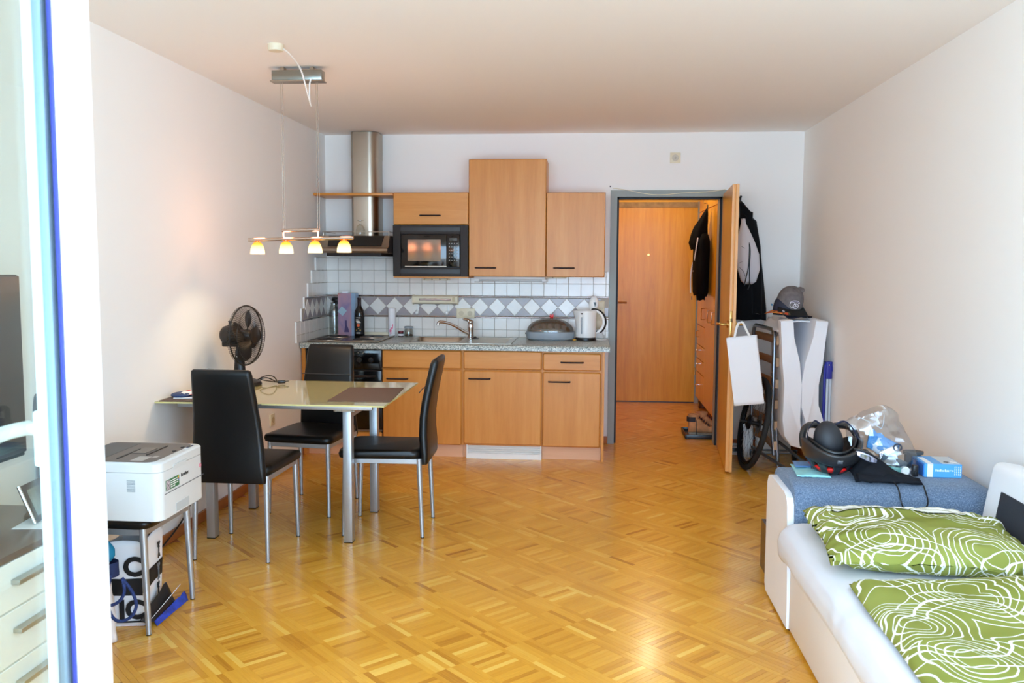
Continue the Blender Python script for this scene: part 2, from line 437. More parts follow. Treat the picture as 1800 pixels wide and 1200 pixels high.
for k in range(48):
    v, f = strip_geo(SQ - .0005, FW - .0005, rr.choice((0, 0, .00012)))
    me = bpy.data.meshes.new('parquet_strip'); me.from_pydata(v, [], f); me.materials.append(parquet)
    ou, ov = rr.random() * 40, rr.random() * 40
    set_uv_tone(me, [(v[i][0] + ou, v[i][1] + ov) for q in f for i in q], [tone_of(rr, .52 + rr.uniform(-.06, .06))] * 5)
    variants.append(me)
V, F, UV, TN = [], [], [], []
for cx, cy, d in squares:
    ang = R(45 if d else 135); ca, sa = math.cos(ang), math.sin(ang); base = .52 + rr.uniform(-.06, .06)
    hit = (round(cx, 4), round(cy, 4)) in nearset
    for k in range(NF):
        off = (k - (NF - 1) / 2) * FW; px, py = cx - sa * off, cy + ca * off
        if hit:
            o = bpy.data.objects.new('parquet_strip', rr.choice(variants)); COL.objects.link(o); o.parent = fl
            o.location = (px, py, 0); o.rotation_euler = (0, 0, ang + (PI if rr.random() < .5 else 0))
        else:
            v, f = strip_geo(SQ - .0005, FW - .0005, 0); n0 = len(V); tn = tone_of(rr, base); ou, ov = rr.random() * 40, rr.random() * 40
            V += [(px + ca * x - sa * y, py + sa * x + ca * y, z) for x, y, z in v]
            F += [tuple(n0 + i for i in q) for q in f]; UV += [(v[i][0] + ou, v[i][1] + ov) for q in f for i in q]; TN += [tn] * 5
me = bpy.data.meshes.new('parquet_strips'); me.from_pydata(V, [], F); me.materials.append(parquet); set_uv_tone(me, UV, TN)
o = link('parquet_strips', me, fl, 'stuff')

S('wall_left', MB().bx(XL - .14, XL, .5, YB + .14, 0, ZC), wallm)
S('wall_right', MB().bx(XR, XR + .14, .5, YB + .14, 0, ZC), wallm)
wback = S('wall_back', MB().bx(XL, .165, YB, YB + .14, 0, ZC).bx(1.075, XR, YB, YB + .14, 0, ZC).bx(.165, 1.075, YB, YB + .14, 2.035, ZC), wallm)
S('ceiling', MB().bx(XL - .14, XR + .14, .5, YB + .14, ZC, ZC + .14).bx(-.1, 1.9, YB + .14, 9.6, ZC, ZC + .14), ceilm)
S('wall_front', MB().bx(XL, -1.0 - .98, .5, YW, 0, ZC).bx(1.45, XR, .5, YW, 0, ZC).bx(-1.98, 1.45, .5, YW, 2.38, ZC).bx(-1.98, -1.0, .5, YW, 0, .5), wallm)
S('wall_hall_back', MB().bx(-.1, .19, 9.37, 9.5, 0, ZC).bx(1.15, 1.9, 9.37, 9.5, 0, ZC).bx(.19, 1.15, 9.37, 9.5, 2.10, ZC), yellowm)
S('wall_hall_left', MB().bx(-.1, .03, YB + .14, 9.5, 0, ZC), yellowm)
S('wall_hall_right', MB().bx(1.75, 1.9, YB + .14, 9.5, 0, ZC), yellowm)
S('added_sky_blocker', MB().bx(-3.5, 3.0, -1.3, .5, 2.62, 2.78), M('sky_blocker_white', (232, 232, 230), .9))  # unseen slab over the balcony, added to hold back high skylight near the window
S('balcony_slab', MB().bx(-3.5, 3.0, -2.2, .5, -.2, -.02), M('balcony_concrete', (190, 188, 182), .9, var=(3, .06)))
S('baseboard_left', MB().bx(XL, XL + .016, .62, 6.45, 0, .058, .004), basewood)
S('baseboard_right', MB().bx(XR - .016, XR, .62, YB, 0, .058, .004), basewood)
S('baseboard_back', MB().bx(1.09, XR - .016, YB - .016, YB, 0, .058, .004).bx(.12, .155, YB - .016, YB, 0, .058, .004), basewood)
# fixed glazing left of the open balcony door
win = bpy.data.objects.new('window_1', None); COL.objects.link(win); win['kind'] = 'structure'
fm = MB()
for a in ((-1.98, -1.90, .5, 2.38), (-1.06, -1.0, .5, 2.38), (-1.90, -1.06, .5, .58), (-1.90, -1.06, 2.30, 2.38)): fm.bx(a[0], a[1], .52, .60, a[2], a[3], .005)
link('window_frame', fm.mesh('window_frame', pvc), win)
link('window_pane', MB().bx(-1.90, -1.06, .558, .562, .58, 2.30).mesh('window_pane', paneglass), win)

# --- open room door with steel frame
d1 = bpy.data.objects.new('door_1', None); COL.objects.link(d1); d1['kind'] = 'structure'
def P(name, mb, mat, parent, sharp=38): return link(name, mb.mesh(name, mat, None, sharp), parent)
def jamb_poly(x0, s): # section of a wrap-around steel jamb, s = +1 for the left one
    return [(x0, YB - .018), (x0 + s * .052, YB - .018), (x0 + s * .052, YB + .03), (x0 + s * .066, YB + .03), (x0 + s * .066, YB + .158), (x0, YB + .158)]
P('frame_jamb', MB().prism(jamb_poly(.155, 1), 'xy', 0, 2.045), framegrey, d1)
P('frame_jamb', MB().prism(jamb_poly(1.085, -1), 'xy', 0, 2.045), framegrey, d1)
P('frame_head', MB().bx(.207, 1.033, YB - .018, YB + .03, 1.993, 2.045).bx(.221, 1.019, YB + .03, YB + .158, 1.979, 2.045), framegrey, d1)
P('rubber_seal', MB().bx(.207, .223, YB + .012, YB + .03, 0, 1.993).bx(1.017, 1.033, YB + .012, YB + .03, 0, 1.993).bx(.207, 1.033, YB + .012, YB + .03, 1.977, 1.993), sealm, d1)
leaf = P('door_leaf', MB().prism([(.962, 6.178), (.985, 6.176), (.985, 6.158), (1.002, 6.157), (1.072, 7.095), (1.032, 7.098)], 'xy', .012, 2.008), oak, d1)
P('edge_band', MB().prism([(.961, 6.1765), (.984, 6.1745), (.984, 6.1565), (1.003, 6.1555), (1.0035, 6.1615), (.9625, 6.181)], 'xy', .0125, 2.0075), oakedge, leaf)
P('lock_plate', MB().bx(.967, .981, 6.1715, 6.1745, .92, 1.14, .001), brass, leaf)
P('latch_bolt', MB().prism([(.969, 6.1715), (.979, 6.1715), (.979, 6.160)], 'xy', 1.065, 1.09), steel, leaf)
def lever(sx, x):
    b = MB(); y = 6.235
    b.cyl((x, y, 1.045), (x + sx * .012, y, 1.045), .026)
    b.tube(spline([(x, y, 1.045), (x + sx * .045, y, 1.045), (x + sx * .062, y + .012, 1.045), (x + sx * .064, y + .05, 1.044), (x + sx * .062, y + .125, 1.04)], 5), .0095, 10)
    return b
P('lever_handle', lever(-1, .967), brass, leaf); P('lever_handle', lever(1, 1.006), brass, leaf)
cable = MB().tube(spline([(.172, YB - .02, 2.062), (.30, YB - .022, 2.043), (.42, YB - .024, 2.018), (.55, YB - .024, 2.008), (.72, YB - .024, 2.022), (.9, YB - .022, 2.03), (1.05, YB - .022, 2.05)], 6), .003, 6)
solo('slack_cable', cable, cream, 'thin white cable hanging slack along the top of the steel door frame', 'cable', (.55, YB - .02, 2.01))

# --- entrance door at the end of the hall
d2 = bpy.data.objects.new('door_2', None); COL.objects.link(d2); d2['kind'] = 'structure'
P('frame_jamb', MB().bx(.19, .235, 9.34, 9.45, 0, 2.15), framegrey, d2); P('frame_jamb', MB().bx(1.108, 1.15, 9.33, 9.45, 0, 2.11), framegrey, d2)
P('frame_head', MB().bx(.235, 1.15, 9.335, 9.45, 2.05, 2.105), M('worn_frame_head', (150, 130, 96), .6, var=(22, .12)), d2)
lf2 = P('door_leaf', MB().bx(.232, 1.106, 9.345, 9.395, .012, 2.052), oak, d2)
P('door_gap', MB().bx(.232, 1.106, 9.347, 9.39, -.001, .014), black, d2)
P('peephole', MB().cyl((.605, 9.35, 1.56), (.605, 9.338, 1.56), .011), brass, lf2)
P('door_handle', MB().cyl((.30, 9.35, 1.06), (.30, 9.30, 1.06), .009).tube([(.30, 9.30, 1.06), (.36, 9.297, 1.06), (.385, 9.30, 1.058)], .009), M('bronze', (120, 74, 40), .35, .8), lf2)
P('hinge', MB().cyl((1.108, 9.335, .30), (1.108, 9.335, .38), .009), brass, d2)

# --- balcony door standing open in front of the camera
d3 = bpy.data.objects.new('door_3', None); COL.objects.link(d3); d3['kind'] = 'structure'
DX0, DX1, DY0, DY1 = -.925, -.855, .66, 1.478
st = MB()
def prof_stile(y0, y1, inner):   # stepped section: outer face, glazing recess
    s_ = 1 if inner == y1 else -1
    return [(DX0, y0), (DX1, y0), (DX1, y1), (DX0, y1)]
P('door_stile', MB().prism([(DX0 - .012, 1.405), (DX0 - .012, 1.493), (DX0 + .012, 1.493), (DX0 + .012, 1.478), (DX1 - .02, 1.478), (DX1 - .004, 1.474), (DX1, 1.466), (DX1, 1.396), (DX1 - .006, 1.388), (DX1 - .022, 1.388), (DX1 - .022, 1.392), (DX0 + .012, 1.392), (DX0, 1.398)], 'xy', .05, 2.15), pvc, d3)
P('door_stile', MB().bx(DX0, DX1, .66, .745, .05, 2.15, .006), pvc, d3)
P('door_rail', MB().bx(DX0, DX1, .745, 1.39, .05, .14, .006), pvc, d3); P('door_rail', MB().bx(DX0, DX1, .745, 1.39, 2.06, 2.15, .006), pvc, d3)
P('glass_pane', MB().bx(-.8815, -.8785, .745, 1.388, .14, 2.06), paneglass, d3)
P('glass_pane', MB().bx(-.9015, -.8985, .745, 1.388, .14, 2.06), paneglass, d3)
P('spacer_bar', MB().bx(-.898, -.882, 1.374, 1.388, .14, 2.06), M('spacer_aluminium', (120, 136, 152), .4, .5), d3)
P('gasket', MB().bx(-.8786, -.8725, 1.3835, 1.3885, .14, 2.06), bluegasket, d3)
P('lever_handle', MB().bx(-.962, -.937, 1.425, 1.455, 1.10, 1.20, .006).cyl((-.937, 1.44, 1.165), (-.99, 1.44, 1.165), .011).tube(spline([(-.985, 1.452, 1.165), (-.99, 1.40, 1.166), (-.99, 1.35, 1.163), (-.99, 1.28, 1.158)], 5), [.013] * 16, 12), pvc, d3)

# --- hall cupboard wall
hc = T('hall_cupboard', 'tall oak fronted built-in cupboard with drawers along the narrow hall', 'cupboard', (1.4, 8.2, 0))
hc.p('body', MB().bx(1.112, 1.74, 7.30, 9.11, .108, 2.49), halloak)
def hfront(y0, y1, z0, z1): return MB().bx(1.096, 1.112, y0 + .002, y1 - .002, z0 + .002, z1 - .002, .001, 1)
bow = lambda y, z0, z1: MB().tube([(1.097, y, z0), (1.068, y, z0), (1.066, y, z0 + .004), (1.066, y, z1 - .004), (1.068, y, z1), (1.097, y, z1)], .0045, 8)
for y0, y1, hy in ((8.5, 9.11, 8.55), (7.9, 8.5, 7.97), (7.30, 7.9, 7.84)):
    dd = hc.p('upper_door', hfront(y0, y1, 1.985, 2.47), halloak); hc.p('handle', bow(hy, 2.03, 2.13) if hy < 8.5 else bow(hy, 2.04, 2.13), chrome, dd)
    dd = hc.p('door', hfront(y0, y1, .86 if y0 > 8.4 else .112, 1.98), halloak); hc.p('handle', bow(hy + (.14 if y0 == 7.9 else 0), .935, 1.04), chrome, dd)
for k, (z0, z1, zh) in enumerate(((.66, .855, .775), (.52, .655, .61), (.385, .515, .475), (.112, .38, .262))):
    dr = hc.p('drawer', hfront(8.5, 9.11, z0, z1), halloak)
    hc.p('knob', MB().cyl((1.097, 8.86, zh), (1.075, 8.86, zh), .006).sph((1.07, 8.86, zh), .013, 12, 8) if k else bow(8.9, .74, .80), chrome, dr)
for yy in (9.02, 7.4):
    hc.p('foot', MB().lathe([(.0, 0), (.045, 0), (.05, .012), (.044, .03), (.044, .048), (.052, .062), (.046, .08), (.03, .09), (.03, .108), (0, .108)], (1.165, yy, 0)), M('cupboard_foot', (96, 66, 50), .15, .3), None)

# ================================================================== KITCHEN
YF = 6.44
def handle(x, z, y, L=.155):
    return MB().tube([(x - L / 2, y + .002, z), (x - L / 2, y - .022, z), (x - L / 2 + .004, y - .026, z), (x + L / 2 - .004, y - .026, z), (x + L / 2, y - .022, z), (x + L / 2, y + .002, z)], .0055, 8)
handlem = M('dark_handle', (40, 38, 44), .35, .4)
def front(x0, x1, z0, z1, y=YF, t=.02, bev=.009): return MB().bx(x0 + .0015, x1 - .0015, y, y + t, z0 + .0015, z1 - .0015, bev, 1)
# oven unit
ov = T('oven', 'black built-in oven below the hob, half hidden by the far dining chair', 'oven', (-1.85, 6.78, 0))
ov.p('housing', MB().bx(-2.136, -1.552, YF + .02, 7.10, .10, .818), black)
ov.p('side_panel', MB().bx(-2.166, -2.137, YF, 7.10, .0, .818), beech)
cp = ov.p('control_panel', MB().bx(-2.133, -1.553, YF - .004, YF + .02, .662, .812, .004), blackgloss)
for k in range(6):
    x = -2.07 + k * .088
    kb = ov.p('knob', MB().lathe([(0, 0), (.02, 0), (.018, .02), (0, .022)], (x, YF - .004, .735), 18, Matrix.Rotation(R(90), 3, 'X')), black, cp)
for x in (-1.65, -1.69, -1.73): ov.p('indicator_dot', MB().sph((x, YF - .006, .787), .004, 8, 6), steel, cp)
od = ov.p('oven_door', MB().bx(-2.133, -1.553, YF - .008, YF + .02, .205, .655, .004), blackgloss)
ov.p('door_handle', MB().tube([(-2.09, YF - .008, .615), (-2.09, YF - .04, .615), (-1.60, YF - .04, .615), (-1.60, YF - .008, .615)], .009, 10), darkbrown, od)
ov.p('bottom_trim', MB().bx(-2.133, -1.553, YF - .006, YF + .01, .192, .204), steel, od)
ov.p('drawer', front(-2.133, -1.553, .10, .188), beechx)
ov.p('plinth', MB().bx(-2.166, -1.552, YF + .055, YF + .07, 0, .10), plinthm)
# sink cabinet
sc_ = T('sink_cabinet', 'beech base cabinet under the sink, its door behind the right-hand dining chair back', 'cabinet', (-1.25, 6.78, 0))
sc_.p('body', MB().bx(-1.551, -.944, YF + .02, 7.10, .10, .818), beech)
sc_.p('false_front', front(-1.550, -.946, .672, .815), beechx)
dd = sc_.p('door', front(-1.550, -.946, .098, .668), beech); sc_.p('handle', handle(-1.43, .597, YF), handlem, dd)
sc_.p('plinth', MB().bx(-1.551, -.944, YF + .055, YF + .07, 0, .10), plinthm)
# fridge cabinet
fc = T('fridge_cabinet', 'beech fronted fridge unit with white vent grille at its foot', 'cabinet', (-.65, 6.78, 0))
fc.p('body', MB().bx(-.943, -.345, YF + .02, 7.10, .10, .818), beech)
fc.p('false_front', front(-.934, -.347, .672, .815), beechx)
dd = fc.p('door', front(-.934, -.347, .108, .668), beech); fc.p('handle', handle(-.81, .607, YF), handlem, dd)
gv = fc.p('vent_grille', MB().bx(-.912, -.347, YF + .012, YF + .06, .0, .04).bx(-.912, -.904, YF + .012, YF + .06, .04, .104).bx(-.355, -.347, YF + .012, YF + .06, .04, .104), whiteplastic)
for k in range(4): fc.p('louvre', MB().box((-.63, YF + .03, .05 + k * .0155), (.55, .03, .007), Matrix.Rotation(R(24), 3, 'X'), .001, 1), whiteplastic, gv)
fc.p('grille_back', MB().bx(-.91, -.35, YF + .055, YF + .06, .0, .104), black, gv)
fc.p('plinth', MB().bx(-.943, -.345, YF + .062, YF + .07, 0, .10), plinthm)
# drawer cabinet
dc = T('drawer_cabinet', 'narrow beech base cabinet with one drawer, next to the room door', 'cabinet', (-.12, 6.78, 0))
dc.p('body', MB().bx(-.344, .094, YF + .02, 7.10, .10, .818), beech)
dr = dc.p('drawer', front(-.343, .088, .672, .805), beechx); dc.p('handle', handle(-.125, .738, YF, .16), handlem, dr)
dd = dc.p('door', front(-.343, .088, .102, .665), beech); dc.p('handle', handle(-.218, .593, YF), handlem, dd)
dc.p('end_panel', MB().bx(.095, .113, YF - .002, 7.10, 0, .818), beech)
dc.p('plinth', MB().bx(-.344, .094, YF + .055, YF + .07, .0, .10), plinthm)
# worktop with a cut-out for the sink bowl
wt = MB()
fy = [(6.40 + .012 * (1 - math.cos(t)), .849 + .012 * math.sin(t)) for t in [PI / 2 * k / 5 for k in range(6)]][::1]
prof = [(6.40, .820), (6.56, .820), (6.56, .861)] + [(6.412, .861), (6.404, .858), (6.400, .850)]
wt.prism(prof, 'yz', -2.166, .150)
for a in ((-2.166, -1.375, 6.56, 7.124), (-.985, .150, 6.56, 7.124), (-1.375, -.985, 7.00, 7.124)): wt.bx(a[0], a[1], a[2], a[3], .820, .861)
solo('worktop', wt, granite, 'long grey speckled granite-look worktop across the kitchen units', 'worktop', (-1.0, 6.76, .82))
# sink
sk = T('sink', 'stainless steel sink with bowl and ribbed drainer set in the worktop', 'sink', (-1.0, 6.76, .861))
sm = MB()
for a in ((-1.425, -1.37, 6.47, 7.02), (-1.37, -.99, 6.47, 6.575), (-1.37, -.99, 6.985, 7.02), (-.99, -.93, 6.47, 7.02), (-.93, -.58, 6.47, 6.54), (-.93, -.58, 6.985, 7.02), (-.615, -.58, 6.54, 6.985)): sm.bx(a[0], a[1], a[2], a[3], .8612, .866)
sk.p('rim', sm, steel)
rings = [rrect(-1.18, 6.78, .192, .207, .06, 6, .866), rrect(-1.18, 6.78, .185, .20, .06, 6, .855), rrect(-1.18, 6.78, .175, .19, .06, 6, .72), rrect(-1.18, 6.78, .15, .165, .05, 6, .705), rrect(-1.18, 6.78, .03, .03, .03, 6, .70)]
sk.p('bowl', MB().loft(rings, False, True), steel)
dn = MB().bx(-.93, -.615, 6.54, 6.985, .8612, .8625)
for k in range(9): dn.bx(-.915, -.63, 6.57 + k * .047, 6.585 + k * .047, .862, .8655, .001, 1)
sk.p('drainer', dn, steel)
sk.p('drain_plug', MB().lathe([(0, 0), (.03, 0), (.03, .006), (.012, .01), (.01, .02), (0, .021)], (-.90, 6.86, .866), 16), black)
# faucet
fa = T('faucet', 'chrome single lever mixer tap with long swivel spout at the sink', 'tap', (-.975, 6.93, .861))
fa.p('body', MB().lathe([(0, 0), (.031, 0), (.031, .008), (.026, .014), (.025, .075), (.027, .082), (.027, .105), (.022, .125), (0, .128)], (-.945, 6.93, .861), 24), chrome)
fa.p('lever', MB().sph((-.945, 6.925, .995), (.026, .03, .022), 16, 10).tube(spline([(-.945, 6.93, 1.0), (-.965, 6.91, 1.012), (-.995, 6.885, 1.02), (-1.0, 6.88, 1.021)], 4), [.02, .018, .016, .014, .013, .012, .011, .01, .01, .009, .008, .006, .004][:13], 10, flat=.5), chrome)
fa.p('spout', MB().tube(spline([(-.955, 6.92, .90), (-1.0, 6.90, .925), (-1.06, 6.87, .965), (-1.12, 6.84, .992), (-1.17, 6.815, 1.0), (-1.185, 6.805, .992), (-1.187, 6.803, .975)], 5), .0115, 12), chrome)
# hob
hb = T('hob', 'four plate electric hob of dark steel set in the worktop', 'hob', (-1.85, 6.76, .861))
hb.p('tray', MB().bx(-2.125, -1.585, 6.45, 7.03, .8612, .869, .004), M('hob_enamel', (92, 84, 76), .22, .7))
hb.p('tray_rim', MB().tube([(-2.125, 6.45, .869), (-1.585, 6.45, .869), (-1.585, 7.03, .869), (-2.125, 7.03, .869)], .004, 6, True), steel)
for x, y, r_ in ((-2.0, 6.60, .09), (-1.73, 6.60, .082), (-2.0, 6.87, .075), (-1.73, 6.87, .09)):
    q = hb.p('hotplate', MB().lathe([(0, .004), (.018, .004), (.02, .009), (r_ - .012, .011), (r_, .008), (r_ + .004, 0)], (x, y, .868), 28), M('cast_iron', (52, 44, 40), .45, .5))
    hb.p('plate_ring', MB().lathe([(r_ + .002, 0), (r_ + .002, .006), (r_ + .009, .005), (r_ + .010, 0)], (x, y, .868), 28), steel, q)
hb.p('back_strip', MB().bx(-1.96, -1.59, 7.06, 7.075, .861, .895, .002), cream)

# wall cupboards
def wallcup(name, label, x0, x1, z0, z1, hx, hz, grain=beech):
    t = T(name, label, 'cabinet', ((x0 + x1) / 2, 6.96, z0))
    t.p('body', MB().bx(x0 + .001, x1 - .001, 6.818, 7.128, z0, z1), beech)
    d = t.p('door', front(x0, x1, z0, z1, 6.797, .02, .005), grain); t.p('handle', handle(hx, hz, 6.797), handlem, d)
    return t
wallcup('wall_cabinet', 'low beech wall cabinet directly above the black microwave', -1.537, -.945, 1.756, 2.006, -1.243, 1.828, beechx)
wallcup('wall_cabinet', 'tallest beech wall cabinet, in the middle of the upper row', -.944, -.343, 1.358, 2.258, -.81, 1.426)
wallcup('wall_cabinet', 'right-hand beech wall cabinet beside the room door', -.342, .110, 1.358, 2.004, -.203, 1.428)
# microwave
mw = T('microwave', 'black built-in microwave reflecting the orange pendant lights', 'microwave', (-1.24, 6.95, 1.352))
mw.p('shelf', MB().bx(-1.537, -.945, 6.80, 7.128, 1.345, 1.357), beechx)
mw.p('housing', MB().bx(-1.50, -.98, 6.83, 7.12, 1.358, 1.75), black)
fr = MB()
for a in ((-1.536, -1.474, 1.358, 1.754), (-1.006, -.946, 1.358, 1.754), (-1.474, -1.006, 1.358, 1.425), (-1.474, -1.006, 1.684, 1.754)): fr.bx(a[0], a[1], 6.778, 6.83, a[2], a[3], .002, 1)
mw.p('frame', fr, darkbrown)
mw.p('vent', MB().bx(-1.476, -1.006, 6.774, 6.78, 1.706, 1.736).bx(-1.476, -1.006, 6.774, 6.78, 1.380, 1.412), black)
mdoor = mw.p('door', MB().bx(-1.47, -1.113, 6.772, 6.83, 1.432, 1.680, .003), blackgloss)
mw.p('window', MB().bx(-1.417, -1.158, 6.769, 6.772, 1.476, 1.642), M('microwave_window', (120, 104, 92), .08, .55), mdoor)
mw.p('door_trim', MB().bx(-1.44, -1.113, 6.769, 6.772, 1.432, 1.437), steel, mdoor)
pan = mw.p('control_panel', MB().bx(-1.109, -1.010, 6.772, 6.83, 1.432, 1.680, .003), blackgloss)
mw.p('display', MB().bx(-1.09, -1.03, 6.769, 6.772, 1.635, 1.655), M('display_glass', (30, 40, 34), .1), pan)
bt = MB()
for i in range(4):
    for j in range(6): bt.box((-1.09 + i * .02, 6.771, 1.612 - j * .026), (.008, .003, .006))
o_ = mw.p('keypad', bt, M('keypad_grey', (150, 152, 150), .5), pan); o_['kind'] = 'stuff'
# open shelf and range hood
solo('wall_shelf', MB().bx(-2.172, -1.539, 6.80, 7.128, 1.984, 2.004, .002), beechx, 'open beech shelf board left of the small wall cabinet, cut around the hood duct', 'shelf', (-1.85, 6.96, 1.984))
hd = T('range_hood', 'stainless steel chimney cooker hood in the left corner', 'cooker hood', (-1.83, 6.9, 1.52))
def duct(z0, z1, g=0): # D-shaped chimney
    pts = [(-1.905 - g, 7.12), (-1.905 - g, 6.935 - g)] + [(-1.80 + (.105 + g) * -math.cos(t) if False else -1.80 + (.105 + g) * math.sin(t), 7.02 - (.10 + g) * math.cos(t)) for t in [PI / 2 * k / 8 for k in range(9)]] + [(-1.695 + g, 7.12)]
    pts[1] = (-1.905 - g, 6.935 - g)
    poly = [(-1.905 - g, 7.12), (-1.905 - g, 6.945 - g), (-1.885, 6.920 - g), (-1.77, 6.920 - g)] + [(-1.77 + (.075 + g) * math.sin(t), 7.0 - (.08 + g) * math.cos(t)) for t in [PI / 2 * k / 7 for k in range(1, 8)]] + [(-1.695 + g, 7.12)]
    return MB().prism(poly, 'xy', z0, z1)
hd.p('duct', duct(1.66, 2.29), steel); hd.p('upper_duct', duct(2.285, ZC - .004, .002), steel)
hp = [(6.62, 1.565), (6.70, 1.655), (7.12, 1.655), (7.12, 1.525), (6.66, 1.525), (6.635, 1.535)]
hp = [(6.63, 1.535), (6.618, 1.55), (6.624, 1.568), (6.66, 1.585), (6.705, 1.668), (7.12, 1.668), (7.12, 1.535)]
hd.p('canopy', MB().prism(hp, 'yz', -2.10, -1.545), steel)
hd.p('end_cap', MB().prism([(a + (.004 if a < 6.7 else 0), b) for a, b in hp], 'yz', -1.545, -1.538), darkbrown)
q0, q1 = Vector((0, 6.6615, 1.5885)), Vector((0, 6.7035, 1.6655))
gp = MB().loft([[(-2.02, q0.y, q0.z), (-1.60, q0.y, q0.z), (-1.585, q1.y, q1.z), (-2.02, q1.y, q1.z)], [(-2.02, q0.y - .004, q0.z + .002), (-1.60, q0.y - .004, q0.z + .002), (-1.585, q1.y - .004, q1.z + .002), (-2.02, q1.y - .004, q1.z + .002)]])
hd.p('glass_panel', gp, blackgloss)
hd.p('filter', MB().prism([(-2.03, 6.66), (-1.60, 6.66), (-1.56, 7.1), (-2.07, 7.1)], 'xy', 1.512, 1.535), darkbrown)
hd.p('gallery_rail', MB().tube([(-2.09, 7.1, 1.70), (-2.09, 6.76, 1.70), (-1.56, 6.76, 1.70), (-1.56, 7.1, 1.70)], .003, 6).cyl((-2.085, 6.762, 1.668), (-2.085, 6.762, 1.70), .003, n=8).cyl((-1.565, 6.762, 1.668), (-1.565, 6.762, 1.70), .003, n=8), steel)
gl = T('brandy_glass', 'small stemmed glass standing upside down on the cooker hood', 'glass', (-1.88, 6.83, 1.668))
gl.p('bowl', MB().lathe([(.036, 0), (.04, .02), (.038, .05), (.03, .075), (.012, .09), (.004, .095)], (-1.80, 6.80, 1.668), 20), glasstumbler)
gl.p('foot', MB().lathe([(.004, .09), (.004, .115), (.03, .121), (.03, .123), (0, .123)], (-1.80, 6.80, 1.668), 20), glasstumbler)
gl.e.location = (-1.88, 6.83, 1.668)

# ------------------------------------------------------------------ wall tiles: each tile a part of its wall
link('grout', MB().bx(-2.172, .152, YB - .003, YB + .001, .862, 1.36).bx(-2.172, -1.56, YB - .003, YB + .001, 1.36, 1.503).mesh('grout', groutm), wback)
wl = bpy.data.objects['wall_left']
link('grout', MB().bx(XL - .001, XL + .003, 6.335, YB, .862, 1.02).bx(XL - .001, XL + .003, 6.456, YB, 1.02, 1.11).bx(XL - .001, XL + .003, 6.526, YB, 1.11, 1.196).bx(XL - .001, XL + .003, 6.62, YB, 1.196, 1.3).bx(XL - .001, XL + .003, 6.722, YB, 1.3, 1.4).bx(XL - .001, XL + .003, 6.824, YB, 1.4, 1.503).mesh('grout', groutm), wl)
_tm = {}
def tile_mesh(wd, hg, mat):
    k = (round(wd, 4), round(hg, 4), mat.name)
    if k not in _tm: _tm[k] = MB().box((0, 0, 0), (wd, .007, hg), None, .0014, 1).mesh('tile', mat)
    return _tm[k]
def put_tile(me, x, z, left=False, rot=0, y=None):
    o = link('tile', me, wl if left else wback)
    if left: o.location = (XL + .005, y, z); o.rotation_euler = (0, rot, R(90))
    else: o.location = (x, YB - .005, z); o.rotation_euler = (0, rot, 0)
    return o
rows = ((.862, .918), (.921, 1.016), (1.198, 1.297), (1.300, 1.398), (1.401, 1.500))
for ri, (z0, z1) in enumerate(rows):
    for k in range(24):
        x0 = -2.172 + .1 * k; x1 = min(x0 + .097, .150)
        if x1 - x0 < .02 or (ri == 4 and x0 > -1.57): continue
        put_tile(tile_mesh(x1 - x0, z1 - z0, tilewhite), (x0 + x1) / 2, (z0 + z1) / 2)
    y0s = (6.335, 6.335, 6.62, 6.722, 6.824)[ri]; k = 0
    while True:
        yb = YB - .006 - k * .1
        ya = max(yb - .097, y0s)
        if yb - ya < .02: break
        put_tile(tile_mesh(yb - ya, z1 - z0, tilewhite), 0, (z0 + z1) / 2, True, 0, (ya + yb) / 2); k += 1
DG = .1415; ZB = 1.107
def tri_mesh(wd, hg, up):
    k = (round(wd, 4), round(hg, 4), up)
    if k not in _tm:
        a = wd / 2 - .003; h = hg - .003
        pl_ = [(-a, 0), (a, 0), (0, h)] if up else [(a, 0), (-a, 0), (0, -h)]
        _tm[k] = MB().prism(pl_, 'xz', -.0035, .0035).mesh('tile', tilegrey)
    return _tm[k]
def dia_mesh(wd):
    k = ('d', round(wd, 4))
    if k not in _tm: _tm[k] = MB().prism([(wd / 2 - .002, 0), (0, DG / 2 - .002), (-wd / 2 + .002, 0), (0, -DG / 2 + .002)], 'xz', -.0035, .0035).mesh('tile', tilewhite)
    return _tm[k]
x = -1.602 - 4 * DG
while x < .16:
    if x + DG / 2 <= .152: put_tile(dia_mesh(DG), x, ZB)
    for zz, upw in ((ZB - DG / 2 - .0015, True), (ZB + DG / 2 + .0015, False)):
        if x + DG <= .152: put_tile(tri_mesh(DG, DG / 2, upw), x + DG / 2, zz)
    x += DG
put_tile(MB().prism([(-.03, -.069), (.03, -.069), (.03, .0), (-.03, .0)], 'xz', -.0035, .0035).mesh('tile', tilegrey), .118, ZB)
yy = YB - .02
DW = .115
for k in range(6):
    yc = YB - .01 - DW * (k + .5)
    if yc - DW / 2 > 6.47: put_tile(dia_mesh(DW), 0, ZB, True, 0, yc)
    for zz, upw in ((ZB - DG / 2 - .0015, True), (ZB + DG / 2 + .0015, False)):
        y2 = YB - .01 - DW * (k + 1)
        if y2 - DW / 2 > (6.456 if upw else 6.51): put_tile(tri_mesh(DW, DG / 2, upw), 0, zz, True, 0, y2)
brz = M('chrome_bronze_trim', (186, 172, 168), .12, 1.0)
